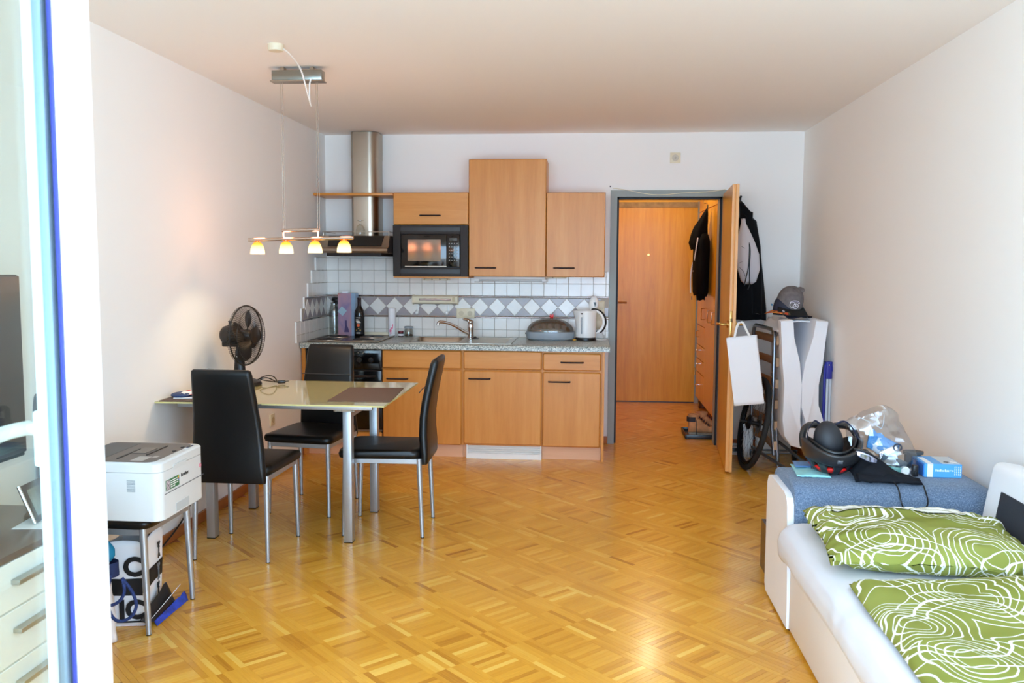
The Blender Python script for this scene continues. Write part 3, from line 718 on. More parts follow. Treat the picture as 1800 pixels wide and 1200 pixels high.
for zt in (1.1905, 1.0235):
    x0 = -2.17
    while x0 < .15:
        x1 = min(x0 + .2, .15)
        link('trim_rod', MB().cyl((x0 + .002, YB - .008, zt), (x1 - .002, YB - .008, zt), .0062, n=10).mesh('trim_rod', brz), wback); x0 += .2
    ya = 6.526 if zt > 1.1 else 6.456
    while ya < YB - .01:
        y1 = min(ya + .2, YB - .01)
        link('trim_rod', MB().cyl((XL + .008, ya, zt), (XL + .008, y1 - .003, zt), .0062, n=10).mesh('trim_rod', brz), wl); ya += .2
# white edge strips of the stepped tiling on the left wall
es = MB()
for y0, z0, z1 in ((6.333, .862, 1.018), (6.454, 1.018, 1.112), (6.524, 1.112, 1.197), (6.618, 1.197, 1.299), (6.720, 1.299, 1.40), (6.822, 1.40, 1.503)): es.bx(XL, XL + .011, y0 - .005, y0 + .001, z0, z1)
link('edge_strip', es.mesh('edge_strip', whiteplastic), wl)

# ------------------------------------------------------------------ things on and above the worktop
ZW = .8612
ca = T('carafe', 'tall clear glass carafe with black lid in the tiled corner', 'carafe', (-2.10, 7.0, ZW + .008))
zc0 = ZW + .008
ca.p('vessel', MB().lathe([(.0, 0), (.040, .001), (.042, .01), (.042, .20), (.036, .225), (.029, .25), (.030, .268), (.027, .268), (.026, .25), (.033, .222), (.038, .198), (.038, .014), (0, .012)], (-2.085, 7.03, zc0), 28), glasstumbler)
ca.p('lid', MB().lathe([(0, .255), (.030, .258), (.032, .275), (.044, .282), (.046, .30), (.036, .312), (0, .314)], (-2.085, 7.03, zc0), 24, Matrix.Rotation(R(5), 3, 'Y')), black)
ct = T('gift_carton', 'tall lilac printed carton with blue side standing on the hob', 'carton', (-1.97, 7.02, zc0))
def carton_mat():
    mt, nt, b = newmat('lilac_print')
    mp = coords(nt, (2.5, 2.5, 2.2)); n = N(nt, 'ShaderNodeTexNoise', Scale=2.4, Detail=3.0, Distortion=1.0); nt.links.new(mp.outputs[0], n.inputs['Vector'])
    rr_ = ramp(nt, n.outputs['Fac'], [(.3, lin((132, 120, 160))), (.5, lin((172, 140, 160))), (.68, lin((196, 130, 104)))])
    nt.links.new(rr_.outputs[0], b.inputs['Base Color']); b.inputs['Roughness'].default_value = .35
    return mt
cm = carton_mat(); cz = zc0
ct.p('front_panel', MB().bx(-2.035, -1.925, 6.965, 6.967, cz, cz + .345), cm)
ct.p('box', MB().bx(-2.035, -1.89, 6.967, 7.06, cz, cz + .345, .001, 1), M('carton_blue', (138, 164, 190), .4, var=(7, .12)))
ct.p('top_tab', MB().bx(-2.005, -1.955, 6.985, 6.99, cz + .345, cz + .362), paperw)
ct.p('sticker', MB().box((-2.0, 6.964, cz + .20), (.055, .002, .055), Matrix.Rotation(R(40), 3, 'Y') ), M('pale_blue_print', (160, 190, 204), .4))
ct.p('printed_shape', MB().prism([(-1.985, cz + .03), (-1.945, cz + .03), (-1.95, cz + .06), (-1.962, cz + .085), (-1.962, cz + .125), (-1.976, cz + .125), (-1.976, cz + .085)], 'xz', 6.9635, 6.9648), M('printed_purple', (78, 64, 110), .4))
wb = T('wine_bottle', 'dark wine bottle with black printed label beside the lilac carton', 'bottle', (-1.848, 6.93, zc0))
bc = (-1.848, 6.93, zc0)
wb.p('bottle', MB().lathe([(0, 0), (.037, 0), (.0405, .006), (.0405, .185), (.036, .21), (.022, .232), (.0155, .25), (.0145, .30), (.0155, .302), (.0155, .31), (0, .31)], bc, 30), M('dark_bottle_glass', (14, 12, 12), .06, spec=.6))
wb.p('capsule', MB().lathe([(.0158, .245), (.0152, .30), (.0162, .302), (.0162, .3115), (0, .3115)], bc, 24), M('bottle_capsule', (44, 22, 24), .3))
lb = MB().grid(lambda u, v: (bc[0] + .0409 * math.sin(-1.2 + 2.4 * u), bc[1] - .0409 * math.cos(-1.2 + 2.4 * u), bc[2] + .02 + .145 * v), 14, 3)
wb.p('label', lb, M('black_label', (20, 18, 18), .6))
lw = M('label_print', (224, 220, 210), .6)
def onb(a, z, w_, h_):
    return MB().grid(lambda u, v: (bc[0] + .0415 * math.sin(a + (u - .5) * w_ / .041), bc[1] - .0415 * math.cos(a + (u - .5) * w_ / .041), bc[2] + z + (v - .5) * h_), 5, 2)
for a, z, w_, h_ in ((0, .152, .036, .004), (-.25, .135, .022, .008), (-.1, .124, .03, .006), (.05, .114, .034, .007), (0, .03, .034, .007)): wb.p('label_print', onb(a, z, w_, h_), lw)
wb.p('label_medal', MB().lathe([(0, 0), (.0125, 0), (.0125, .001), (0, .001)], (bc[0], bc[1] - .0412, bc[2] + .092), 18, Matrix.Rotation(R(90), 3, 'X')), M('orange_medal', (226, 98, 50), .5))
for a, z in ((-.38, .052), (.38, .052), (.05, .066)): wb.p('label_emblem', onb(a, z, .010, .006), M('gold_print', (206, 160, 60), .5))
pr = T('kitchen_roll', 'slim white upright paper roll with pink printed motif beside the hob', 'paper roll', (-1.62, 7.04, ZW))
pr.p('roll', MB().lathe([(0, 0), (.029, 0), (.030, .002), (.030, .228), (.028, .231), (.009, .231), (.009, .20), (0, .20)], (-1.61, 7.05, ZW), 26), paperw)
pk = M('pink_print', (232, 130, 160), .8)
pm = MB()
for a, z, w_, h_ in ((-.2, .05, .018, .022), (.15, .07, .02, .014), (.4, .09, .008, .02), (-.1, .03, .008, .02)):
    pm.grid(lambda u, v: (-1.61 + .0305 * math.sin(a + (u - .5) * w_ / .03), 7.05 - .0305 * math.cos(a + (u - .5) * w_ / .03), ZW + z + (v - .5) * h_ + .01 * (u - .5)), 4, 3)
pr.p('motif', pm, pk)
jr = T('jam_jar', 'tiny jam jar with dark red lid between paper roll and lidded glass jar', 'jar', (-1.535, 7.04, ZW))
jr.p('jar', MB().lathe([(0, 0), (.021, 0), (.023, .005), (.023, .028), (.019, .034), (0, .034)], (-1.535, 7.04, ZW), 18), M('jam', (40, 12, 16), .1)); jr.p('label', MB().lathe([(.0234, .008), (.0234, .024)], (-1.535, 7.04, ZW), 18), paperw)
jr.p('lid', MB().lathe([(0, .034), (.023, .034), (.023, .046), (0, .048)], (-1.535, 7.04, ZW), 18), M('dark_red_lid', (110, 26, 34), .3, .3))
j2 = T('storage_jar', 'squat clear glass jar with grey lid behind the sink', 'jar', (-1.475, 7.05, ZW))
j2.p('jar', MB().lathe([(0, 0), (.034, 0), (.036, .006), (.036, .055), (.03, .066), (.03, .07), (.028, .07), (.028, .065), (.033, .054), (.033, .008), (0, .006)], (-1.472, 7.055, ZW), 24), glasstumbler)
j2.p('contents', MB().lathe([(0, .007), (.0325, .008), (.0325, .018), (0, .02)], (-1.472, 7.055, ZW), 20), M('cocoa', (110, 70, 44), .9))
j2.p('lid', MB().lathe([(0, .068), (.037, .069), (.037, .082), (.03, .085), (0, .085)], (-1.472, 7.055, ZW), 24), greyplastic)
# egg cooker
ec = T('egg_cooker', 'oval blue-grey egg cooker with smoked clear dome and red knob', 'egg cooker', (-.31, 6.93, ZW))
def oval(a, b, z, n=40): return [(-.31 + a * math.copysign(abs(math.cos(2 * PI * k / n)) ** .85, math.cos(2 * PI * k / n)), 6.93 + b * math.copysign(abs(math.sin(2 * PI * k / n)) ** .85, math.sin(2 * PI * k / n)), z) for k in range(n)]
ec.p('base', MB().loft([oval(.17, .105, ZW), oval(.188, .118, ZW + .012), oval(.192, .122, ZW + .04), oval(.190, .120, ZW + .066), oval(.18, .11, ZW + .068)]), greyplastic)
ec.p('dome', MB().loft([oval(.186 * math.cos(t), .116 * math.cos(t), ZW + .069 + .105 * math.sin(t)) for t in [R(a) for a in (0, 12, 25, 38, 52, 66, 78, 86)]], False, True), domeglass)
ec.p('egg_tray', MB().loft([oval(.16, .09, ZW + .07), oval(.16, .09, ZW + .082)]), M('tray_grey', (150, 138, 126), .5))
for k in range(5):
    ec.p('egg', MB().sph((-.42 + k * .055, 6.93 + (.03 if k % 2 else -.03), ZW + .105), (.021, .021, .028), 12, 8), M('egg_shell', (176, 156, 142), .6))
ec.p('red_knob', MB().cyl((-.30, 6.93, ZW + .172), (-.30, 6.93, ZW + .18), .012).bx(-.316, -.284, 6.922, 6.938, ZW + .178, ZW + .196, .003).bx(-.314, -.306, 6.92, 6.94, ZW + .194, ZW + .204).bx(-.294, -.286, 6.92, 6.94, ZW + .194, ZW + .204), red)
ec.p('side_switch', MB().cyl((-.50, 6.92, ZW + .05), (-.507, 6.92, ZW + .05), .006, n=10), black)
# kettle
kt = T('kettle', 'white electric kettle with open lid and black handle grip by the door', 'kettle', (-.03, 6.93, ZW))
kx, ky = -.03, 6.93
kt.p('base', MB().lathe([(0, 0), (.078, 0), (.082, .004), (.080, .020), (.07, .024), (0, .024)], (kx, ky, ZW), 32), black)
def kring(r_, z, sp=0, n=36):
    out = []
    for k in range(n):
        a = 2 * PI * k / n; d = r_ + sp * max(0, math.cos(a - PI)) ** 18
        out.append((kx + d * math.cos(a), ky + d * .92 * math.sin(a), ZW + z))
    return out
kt.p('body', MB().loft([kring(.078, .024), kring(.081, .04), kring(.080, .10), kring(.081, .16, .004), kring(.083, .20, .012), kring(.085, .232, .022), kring(.080, .234, .02), kring(.076, .18)], True, True), whitegloss)
kt.p('lid', MB().sph((kx + .06, ky + .02, ZW + .285), (.038, .022, .062), 20, 14, Matrix.Rotation(R(4), 3, 'Y')), whitegloss)
kt.p('lid_catch', MB().prism([(kx + .058, ZW + .30), (kx + .08, ZW + .30), (kx + .07, ZW + .262)], 'xz', ky - .006, ky + .0), black)
arc = [(kx + .055 + .085 * math.cos(t), ky, ZW + .145 + .092 * math.sin(t)) for t in [R(a) for a in range(88, -76, -10)]]
kt.p('handle', MB().tube(arc, [.008] + [.012] * (len(arc) - 2) + [.008], 10), whitegloss)
arc2 = [(kx + .058 + .097 * math.cos(t), ky - .003, ZW + .145 + .10 * math.sin(t)) for t in [R(a) for a in range(100, -68, -8)]]
kt.p('grip', MB().tube(arc2, [.003] + [.008] * (len(arc2) - 2) + [.003], 8), black)
kt.p('gauge', MB().bx(kx - .036, kx - .028, ky - .079, ky - .0745, ZW + .055, ZW + .185, .001, 1), M('gauge_grey', (120, 124, 130), .3))
kt.p('badge', MB().sph((kx - .032, ky - .078, ZW + .212), (.009, .004, .005), 12, 8), black)
kt.p('switch', MB().bx(kx + .078, kx + .088, ky - .012, ky + .004, ZW + .066, ZW + .078, .002).bx(kx + .088, kx + .105, ky - .007, ky - .001, ZW + .072, ZW + .0755), black)
kt.p('cord', MB().tube(spline([(kx + .07, ky + .02, ZW + .006), (kx + .12, ky - .01, ZW + .005), (kx + .165, ky + .03, ZW + .005), (kx + .15, ky + .12, ZW + .01), (kx + .12, ky + .18, ZW + .08), (kx + .115, ky + .184, ZW + .16)], 6), .003, 6), whiteplastic)
solo('kettle_descaler', MB().sph((-.118, 6.885, ZW + .006), (.016, .011, .0065), 12, 8), M('yellow_orange', (232, 176, 70), .5), 'small yellow-orange lump lying between egg cooker and kettle', 'scrap', (-.118, 6.885, ZW))
bpy.data.objects['kettle_descaler'].name = 'food_scrap'
# electrical bits
def socket_face(b, x, z):
    b.lathe([(.0, .0), (.019, .0), (.021, .004), (.023, .004)], (x, YB - .0155, z), 20, Matrix.Rotation(R(90), 3, 'X')); return b
so = T('double_socket', 'cream double wall socket on the tiles above the sink tap', 'socket', (-1.012, YB - .01, 1.052))
so.p('plate', MB().bx(-1.087, -.937, YB - .018, YB - .0085, 1.012, 1.092, .004), cream)
for x in (-1.048, -.976):
    w_ = so.p('outlet', MB().lathe([(0, 0), (.0185, 0), (.0205, .002), (.0205, .004)], (x, YB - .0178, 1.052), 22, Matrix.Rotation(R(90), 3, 'X')), M('cream_shadow', (206, 196, 168), .5))
    so.p('pin_hole', MB().cyl((x - .0095, YB - .0188, 1.052), (x - .0095, YB - .0176, 1.052), .0032, n=10).cyl((x + .0095, YB - .0188, 1.052), (x + .0095, YB - .0176, 1.052), .0032, n=10).bx(x - .002, x + .002, YB - .0188, YB - .0176, 1.066, 1.07).bx(x - .002, x + .002, YB - .0188, YB - .0176, 1.034, 1.038), black, w_)
sw = T('switch_block', 'cream three-part switch and socket block half hidden behind the kettle', 'switch', (.08, YB - .01, 1.03))
sw.p('plate', MB().bx(.042, .118, YB - .018, YB - .0085, .935, 1.165, .004), cream)
for z in (.973, 1.05, 1.127): sw.p('rocker', MB().bx(.052, .108, YB - .0215, YB - .017, z - .029, z + .029, .002), cream)
s2 = T('wall_socket', 'cream single socket low on the left wall behind the dining table', 'socket', (XL + .005, 5.81, .38))
s2.p('plate', MB().bx(XL, XL + .011, 5.77, 5.85, .34, .42, .003), cream); s2.p('outlet', MB().lathe([(0, 0), (.019, 0), (.021, .003)], (XL + .0112, 5.81, .38), 20, Matrix.Rotation(R(90), 3, 'Y')), M('cream_outlet', (196, 180, 140), .5))
th = T('wall_plate', 'small square cream plate with round centre high on the wall above the room door', 'wall plate', (.657, YB, 2.298))
th.p('plate', MB().bx(.616, .698, YB - .012, YB, 2.256, 2.34, .004), cream)
th.p('dial', MB().lathe([(0, .004), (.022, .004), (.026, 0)], (.657, YB - .0118, 2.298), 22, Matrix.Rotation(R(90), 3, 'X')), M('dial_grey', (206, 200, 184), .5))
th.p('centre_button', MB().lathe([(0, .007), (.008, .007), (.009, .003)], (.657, YB - .012, 2.298), 14, Matrix.Rotation(R(90), 3, 'X')), M('dial_core', (180, 174, 158), .5))
solo('picture_nail', MB().cyl((.150, YB, 2.077), (.150, YB - .012, 2.077), .0055, n=10), black, 'single black nail in the wall above the left corner of the door frame', 'nail', (.15, YB, 2.077))
ul = T('under_cabinet_lamp', 'white fluorescent strip lamp under the tallest wall cabinet', 'lamp', (-.63, 6.98, 1.33))
ul.p('body', MB().bx(-.92, -.355, 6.95, 7.02, 1.335, 1.358, .004), whiteplastic)
ul.p('tube', MB().cyl((-.885, 6.965, 1.327), (-.375, 6.965, 1.327), .0085, n=14), M('lamp_tube', (206, 206, 204), .2))
for x in (-.90, -.362): ul.p('end_cap', MB().cyl((x - .018, 6.965, 1.327), (x + .018, 6.965, 1.327), .0165, n=16), whiteplastic)
sl = T('led_strip', 'short cream hook strip with four tiny studs under the microwave shelf', 'hook strip', (-1.25, 7.0, 1.33))
sl.p('bar', MB().bx(-1.345, -1.125, 7.0, 7.02, 1.322, 1.338, .003).bx(-1.27, -1.21, 7.0, 7.02, 1.338, 1.346), cream)
for k in range(4): sl.p('stud', MB().sph((-1.33 + k * .062, 6.998, 1.328), .0065, 10, 8), chrome)
sl.e.name = 'hook_strip'
s3 = T('cable_box', 'flat cream connector box under the right-hand wall cabinet', 'connector', (-.30, 7.0, 1.35))
s3.p('cover', MB().bx(-.36, -.19, 6.96, 7.03, 1.344, 1.358, .003), cream); s3.p('cover_groove', MB().bx(-.30, -.29, 6.957, 6.962, 1.346, 1.356), M('groove_grey', (170, 160, 140), .5))
fd = T('foil_dispenser', 'long cream foil and film dispenser mounted on the diamond tile band', 'dispenser', (-1.255, 7.09, 1.165))
fd.p('housing', MB().prism([(YB - .008, 1.128), (YB - .05, 1.128), (YB - .068, 1.14), (YB - .072, 1.165), (YB - .068, 1.188), (YB - .05, 1.20), (YB - .008, 1.20)], 'yz', -1.435, -1.078), cream)
fd.p('end_cap', MB().prism([(YB - .006, 1.124), (YB - .055, 1.124), (YB - .073, 1.14), (YB - .077, 1.165), (YB - .073, 1.19), (YB - .055, 1.204), (YB - .006, 1.204)], 'yz', -1.085, -1.07), cream)
fd.p('end_cap', MB().prism([(YB - .006, 1.124), (YB - .055, 1.124), (YB - .073, 1.14), (YB - .077, 1.165), (YB - .073, 1.19), (YB - .055, 1.204), (YB - .006, 1.204)], 'yz', -1.443, -1.435), cream)
fd.p('tear_slot', MB().grid(lambda u, v: (-1.385 + .26 * u, YB - .0735 - .003 * abs(nz(u * 14, v * 3)), 1.158 + .016 * v + .003 * nz(u * 9, 2)), 30, 3), M('film_edge', (216, 196, 190), .15, .4), solid=.001)
fd.p('latch', MB().bx(-1.112, -1.092, YB - .08, YB - .068, 1.15, 1.186, .003), M('latch_beige', (196, 184, 150), .4))
def hookthing(x, lab):
    h = T('towel_clip', lab, 'clip', (x, YB - .01, 1.06))
    h.p('plate', MB().bx(x - .007, x + .007, YB - .022, YB - .009, 1.055, 1.122, .003), whiteplastic); h.p('knob', MB().sph((x - .008, YB - .028, 1.056), .017, 14, 10), whiteplastic)
hookthing(-1.405, 'white towel clip hanging below the left end of the cream dispenser'); hookthing(-1.158, 'white towel clip hanging below the right end of the cream dispenser')

# ================================================================== DINING CORNER
# --- glass dining table
tb = T('dining_table', 'glass topped dining table on square silver legs against the left wall', 'table', (-1.6, 4.62, 0))
tb.p('glass_top', MB().bx(XL + .004, -1.0, 4.19, 5.052, .752, .7602, .0015, 1), tablem)
tb.p('polished_edge', MB().bx(XL + .004, -.999, 4.1885, 4.1898, .7525, .7597).bx(-.9998, -.9985, 4.1885, 5.052, .7525, .7597), tableedge)
for x, y in ((-1.243, 4.415), (-1.985, 4.415), (-1.248, 4.985), (-1.985, 4.985)):
    q = tb.p('leg', MB().bx(x - .022, x + .022, y - .027, y + .027, .004, .702, .002), alum); tb.p('foot_cap', MB().bx(x - .0225, x + .0225, y - .0275, y + .0275, 0, .005), black, q)
for y in (4.36, 5.0): tb.p('rail', MB().bx(-2.13, -1.10, y - .012, y + .012, .708, .744, .003), alum)
for x in (-1.99, -1.243): tb.p('rail', MB().bx(x - .012, x + .012, 4.43, 4.97, .655, .702, .003), alum)
sc2 = MB()
for x in (-1.29, -1.255, -1.20): sc2.sph((x, 4.352, .703), .006, 8, 6)
sc2.bx(-1.30, -1.19, 4.35, 4.45, .700, .708)
tb.p('slide_fitting', sc2, steel)
# --- chairs
def make_chair(label, x, y, rz):
    t = T('dining_chair', label, 'chair', (x, y, 0), rz, 'black leather dining chairs', w=False)
    def outline(hw_f, hw_b, yf, yb_, r, z): # rounded seat outline
        base = [(hw_f, yf), (-hw_f, yf), (-hw_b, yb_), (hw_b, yb_)]; out = []
        for k in range(4):
            p = Vector(base[k]); a = (Vector(base[k - 1]) - p).normalized(); b_ = (Vector(base[(k + 1) % 4]) - p).normalized()
            for i in range(5):
                t_ = i / 4; q = (1 - t_) ** 2 * (p + a * r) + 2 * t_ * (1 - t_) * p + t_ ** 2 * (p + b_ * r); out.append((q.x, q.y, z))
        return out
    rg = [outline(.200, .185, .222, -.205, .05, .424), outline(.212, .195, .234, -.205, .05, .430), outline(.216, .198, .238, -.205, .05, .450), outline(.210, .194, .232, -.2, .05, .466), outline(.18, .17, .20, -.18, .05, .472)]
    t.p('seat', MB().loft(rg), leather, sharp=60)
    # backrest: tapered, gently S-curved padded panel
    prof_ = [(.395, -.222, .187), (.41, -.226, .190), (.47, -.222, .186), (.55, -.216, .180), (.64, -.218, .172), (.72, -.228, .165), (.80, -.244, .159), (.87, -.260, .154), (.925, -.272, .150), (.945, -.277, .146), (.952, -.279, .136)]
    rings = []
    for z, yc, hw in prof_:
        th = .021 if .42 < z < .94 else (.016 if z < .95 else .006); n = 7; ring = []
        pts2 = rrect(0, 0, hw, th, min(th * .95, .02), 4)
        for px_, py_, _ in pts2: ring.append((px_, yc + py_ + .006 * (1 - (px_ / hw) ** 2) * (-1 if py_ < 0 else 1), z))
        rings.append(ring)
    bk = t.p('backrest', MB().loft(rings), leather, sharp=60)
    t.p('seam', MB().tube([(-.162, -.1955, .775), (0, -.187, .775), (.162, -.1955, .775)], .0028, 6), M('seam_grey', (62, 60, 60), .4), bk)
    fm_ = MB()
    fm_.bx(-.185, .185, .193, .211, .398, .426, .002, 1).bx(-.19, -.172, -.19, .21, .398, .426, .002, 1).bx(.172, .19, -.19, .21, .398, .426, .002, 1).bx(-.185, .185, -.205, -.19, .398, .426, .002, 1)
    t.p('seat_frame', fm_, alum)
    for sx in (-1, 1):
        for yt, yb_ in ((.198, .212), (-.196, -.214)):
            q = t.p('leg', MB().cyl((sx * .180, yt, .426), (sx * .187, yb_, .004), .0150, .0105, 14), alum)
            t.p('foot_pad', MB().cyl((sx * .187, yb_, .004), (sx * .187, yb_, 0), .0108, .0108, 12), black, q)
    return t
make_chair('black leather dining chair turning its back, at the near side of the table', -1.731, 4.268, R(-1))
make_chair('black leather dining chair at the right end of the table, seen from the side', -1.094, 4.700, R(91.5))
make_chair('black leather dining chair at the far side of the table, facing the viewer', -1.640, 5.068, R(173))
make_chair('black leather chair by the left wall that carries the white printer', -1.918, 3.383, R(-90.5))
# --- place mats, papers, tumbler on the table
def woven_mat():
    mt, nt, b = newmat('woven_brown')
    mp = coords(nt, (1, 1, 1)); wv = N(nt, 'ShaderNodeTexWave', Scale=34.0, Distortion=1.0); nt.links.new(mp.outputs[0], wv.inputs['Vector'])
    mq = coords(nt, (1, 1, 1), rot=(0, 0, R(90))); w2 = N(nt, 'ShaderNodeTexWave', Scale=16.0, Distortion=.6); nt.links.new(mq.outputs[0], w2.inputs['Vector'])
    ml = N(nt, 'ShaderNodeMath', operation='MULTIPLY'); nt.links.new(wv.outputs['Fac'], ml.inputs[0]); nt.links.new(w2.outputs['Fac'], ml.inputs[1])
    rr_ = ramp(nt, ml.outputs[0], [(.05, lin((72, 54, 46))), (.6, lin((122, 96, 82)))]); nt.links.new(rr_.outputs[0], b.inputs['Base Color'])
    b.inputs['Roughness'].default_value = .6; bumpit(nt, b, ml.outputs[0], .6, .002); return mt
wmat = woven_mat()
solo('place_mat', MB().prism([(-1.318, 4.295), (-.995, 4.305), (-1.035, 4.815), (-1.338, 4.79)], 'xy', .7604, .7632), wmat, 'brown woven place mat at the right end of the glass table', 'place mat', (-1.17, 4.55, .7604))
solo('place_mat', MB().bx(XL + .02, -1.83, 4.205, 4.62, .7604, .7632), wmat, 'brown woven place mat in the table corner by the wall, under papers', 'place mat', (-2.0, 4.42, .7604))
def slab(x0, x1, y0, y1, z0, z1, rot=0):
    return MB().box(((x0 + x1) / 2, (y0 + y1) / 2, (z0 + z1) / 2), (x1 - x0, y1 - y0, z1 - z0), Matrix.Rotation(R(rot), 3, 'Z'), .0008, 1)
solo('envelope', slab(-2.13, -1.94, 4.28, 4.52, .7633, .769, 8), paperw, 'white envelope at the bottom of the paper pile on the wall-side place mat', 'envelope', (-2.03, 4.4, .7633))
solo('blue_pouch', MB().sph((-2.10, 4.34, .7755), (.055, .075, .0125), 18, 10, Matrix.Rotation(R(20), 3, 'Z')), M('blue_fabric', (28, 60, 110), .6), 'flat dark blue pouch lying by the wall next to the paper pile', 'pouch', (-2.10, 4.34, .763))
def crumple(cx, cy, cz, a, b, h, seed, n=16):
    return MB().grid(lambda u, v: (cx + a * (u - .5) * 2, cy + b * (v - .5) * 2, cz + h * (.5 + .8 * nz(u * 3.1, v * 3.1, seed)) * (1 - (2 * u - 1) ** 6)), n, n)
def printed(name, spots):
    mt, nt, b = newmat(name); mp = coords(nt); v = N(nt, 'ShaderNodeTexNoise', Scale=34.0, Detail=1.0); nt.links.new(mp.outputs[0], v.inputs['Vector'])
    rr_ = ramp(nt, v.outputs['Fac'], [(0, lin((240, 240, 238))), (.58, lin((240, 240, 238))), (.60, lin(spots))]); nt.links.new(rr_.outputs[0], b.inputs['Base Color']); b.inputs['Roughness'].default_value = .5; return mt
solo('snack_wrapper', crumple(-2.03, 4.40, .771, .075, .10, .035, 3.3), printed('white_red_print', (206, 50, 36)), 'crumpled white wrapper with red print on top of the paper pile', 'wrapper', (-2.03, 4.40, .769), solid=.001)
gt = T('drinking_glass', 'clear patterned tumbler by the wall behind the near dining chair', 'glass', (-2.10, 4.60, .7604))
gt.p('tumbler', MB().lathe([(0, .0), (.034, .0), (.036, .004), (.040, .105), (.0375, .105), (.034, .01), (0, .009)], (-2.12, 4.68, .7604), 28), glasstumbler)
gt.p('printed_band', MB().lathe([(.0385, .05), (.0402, .09)], (-2.12, 4.68, .7604), 28), M('band_print', (196, 160, 140), .4, alpha=.45, var=(60, .2)))
# --- fan
FX, FY, FZ = -1.935, 4.80, 1.047
fn = T('table_fan', 'black table fan with wire cage standing on the glass table', 'fan', (-1.985, 4.82, .7604))
fb = M('fan_dark_plastic', (26, 22, 20), .35)
fn.p('base', MB().lathe([(0, 0), (.118, 0), (.122, .006), (.116, .02), (.08, .034), (.04, .04), (0, .04)], (-1.985, 4.82, .7604), 32), fb)
for k in range(4): fn.p('speed_button', MB().bx(-1.955 + k * .02, -1.941 + k * .02, 4.725, 4.75, .786, .796, .002), black)
fn.p('neck', MB().loft([[(-1.985 + (.038 - .016 * t) * math.cos(a), 4.82 + (.032 - .012 * t) * math.sin(a), .795 + .165 * t) for a in [2 * PI * k / 18 for k in range(18)]] for t in (0, .3, .6, .85, 1)]), black)
fn.p('pivot_bolt', MB().sph((-1.985, 4.797, .925), .009, 10, 8), chrome)
fn.p('tilt_bracket', MB().bx(-2.0, -1.955, 4.803, 4.837, .945, .985, .006), black)
ax = Vector((.985, -.17, 0)).normalized(); C0 = Vector((FX, FY, FZ)); rx = Matrix((ax.cross(Vector((0, 0, 1))), Vector((0, 0, 1)), -ax)).transposed()   # columns: side, up, back
sdv = Vector((0, 0, 1)).cross(ax).normalized(); upv = Vector((0, 0, 1))
def fp(r_, a, d): return C0 + ax * d + (sdv * math.cos(a) + upv * math.sin(a)) * r_
fn.p('motor_housing', MB().loft([[fp(r_, 2 * PI * k / 24, d) for k in range(24)] for r_, d in ((.012, -.155), (.036, -.15), (.05, -.135), (.056, -.11), (.056, -.045), (.048, -.04))]), fb)
fn.p('motor_foot', MB().box(C0 - ax * .095 + Vector((0, 0, -.05)), (.09, .06, .03), Matrix.Rotation(math.atan2(ax.y, ax.x), 3, 'Z'), .006), fb)
fn.p('swing_knob', MB().cyl(C0 - ax * .10 + upv * .05, C0 - ax * .10 + upv * .078, .006, n=10).cyl(C0 - ax * .10 + upv * .074, C0 - ax * .10 + upv * .08, .012, n=12), fb)
cage = MB(); RC = .168
for side in (-1, 1):
    for k in range(84):
        a = 2 * PI * k / 84
        pr_ = ((RC, 0.0), (RC - .006, .022), (.13, .043), (.09, .052), (.045, .055)) if side > 0 else ((RC, 0.0), (RC - .004, -.02), (.13, -.035), (.09, -.04), (.055, -.042))
        cage.tube([fp(r_, a + (.0 if side > 0 else .049), d) for r_, d in pr_], .0012, 3, caps=False)
o_ = fn.p('cage_wires', cage, M('cage_wire', (44, 38, 34), .35, .6)); o_['kind'] = 'stuff'
fn.p('cage_ring', MB().tube([fp(RC, 2 * PI * k / 60, 0) for k in range(60)], .0042, 8, True), black)
fn.p('cage_ring', MB().tube([fp(RC - .022, 2 * PI * k / 60, .033) for k in range(60)], .0015, 5, True), black)
fn.p('cage_hub', MB().loft([[fp(r_, 2 * PI * k / 24, d) for k in range(24)] for r_, d in ((.047, .052), (.047, .057), (.04, .060), (.01, .061))]), fb)
fn.p('rotor_hub', MB().loft([[fp(r_, 2 * PI * k / 20, d) for k in range(20)] for r_, d in ((.03, -.04), (.034, -.02), (.034, .02), (.024, .034), (.005, .038))]), fb)
for k in range(4):
    a0 = R(75 + 90 * k)
    def bl(u, v, a0=a0):
        r_ = .03 + .115 * u; wd = (.25 + .85 * math.sin(PI * min(1, u * .72 + .22)) ** .8)
        if u > .82: wd *= math.sqrt(max(.05, 1 - ((u - .82) / .19) ** 2))
        return fp(r_, a0 + (v - .5) * wd * 1.15, .018 * (v - .5) * 2 * (1 - .3 * u))
    fn.p('blade', MB().grid(bl, 12, 9), fb, solid=.002)
fn.p('cord', MB().tube(spline([(-1.94, 4.90, .775), (-1.87, 4.93, .79), (-1.80, 4.90, .772), (-1.80, 4.86, .805), (-1.83, 4.84, .815), (-1.88, 4.85, .795), (-1.84, 4.87, .78), (-1.78, 4.88, .771)], 6), .0032, 6), black)
fn.p('plug', MB().box((-1.765, 4.885, .774), (.045, .02, .018), Matrix.Rotation(R(20), 3, 'Z'), .005).cyl((-1.745, 4.888, .776), (-1.73, 4.894, .777), .0025, n=8).cyl((-1.742, 4.896, .776), (-1.727, 4.902, .777), .0025, n=8), black)
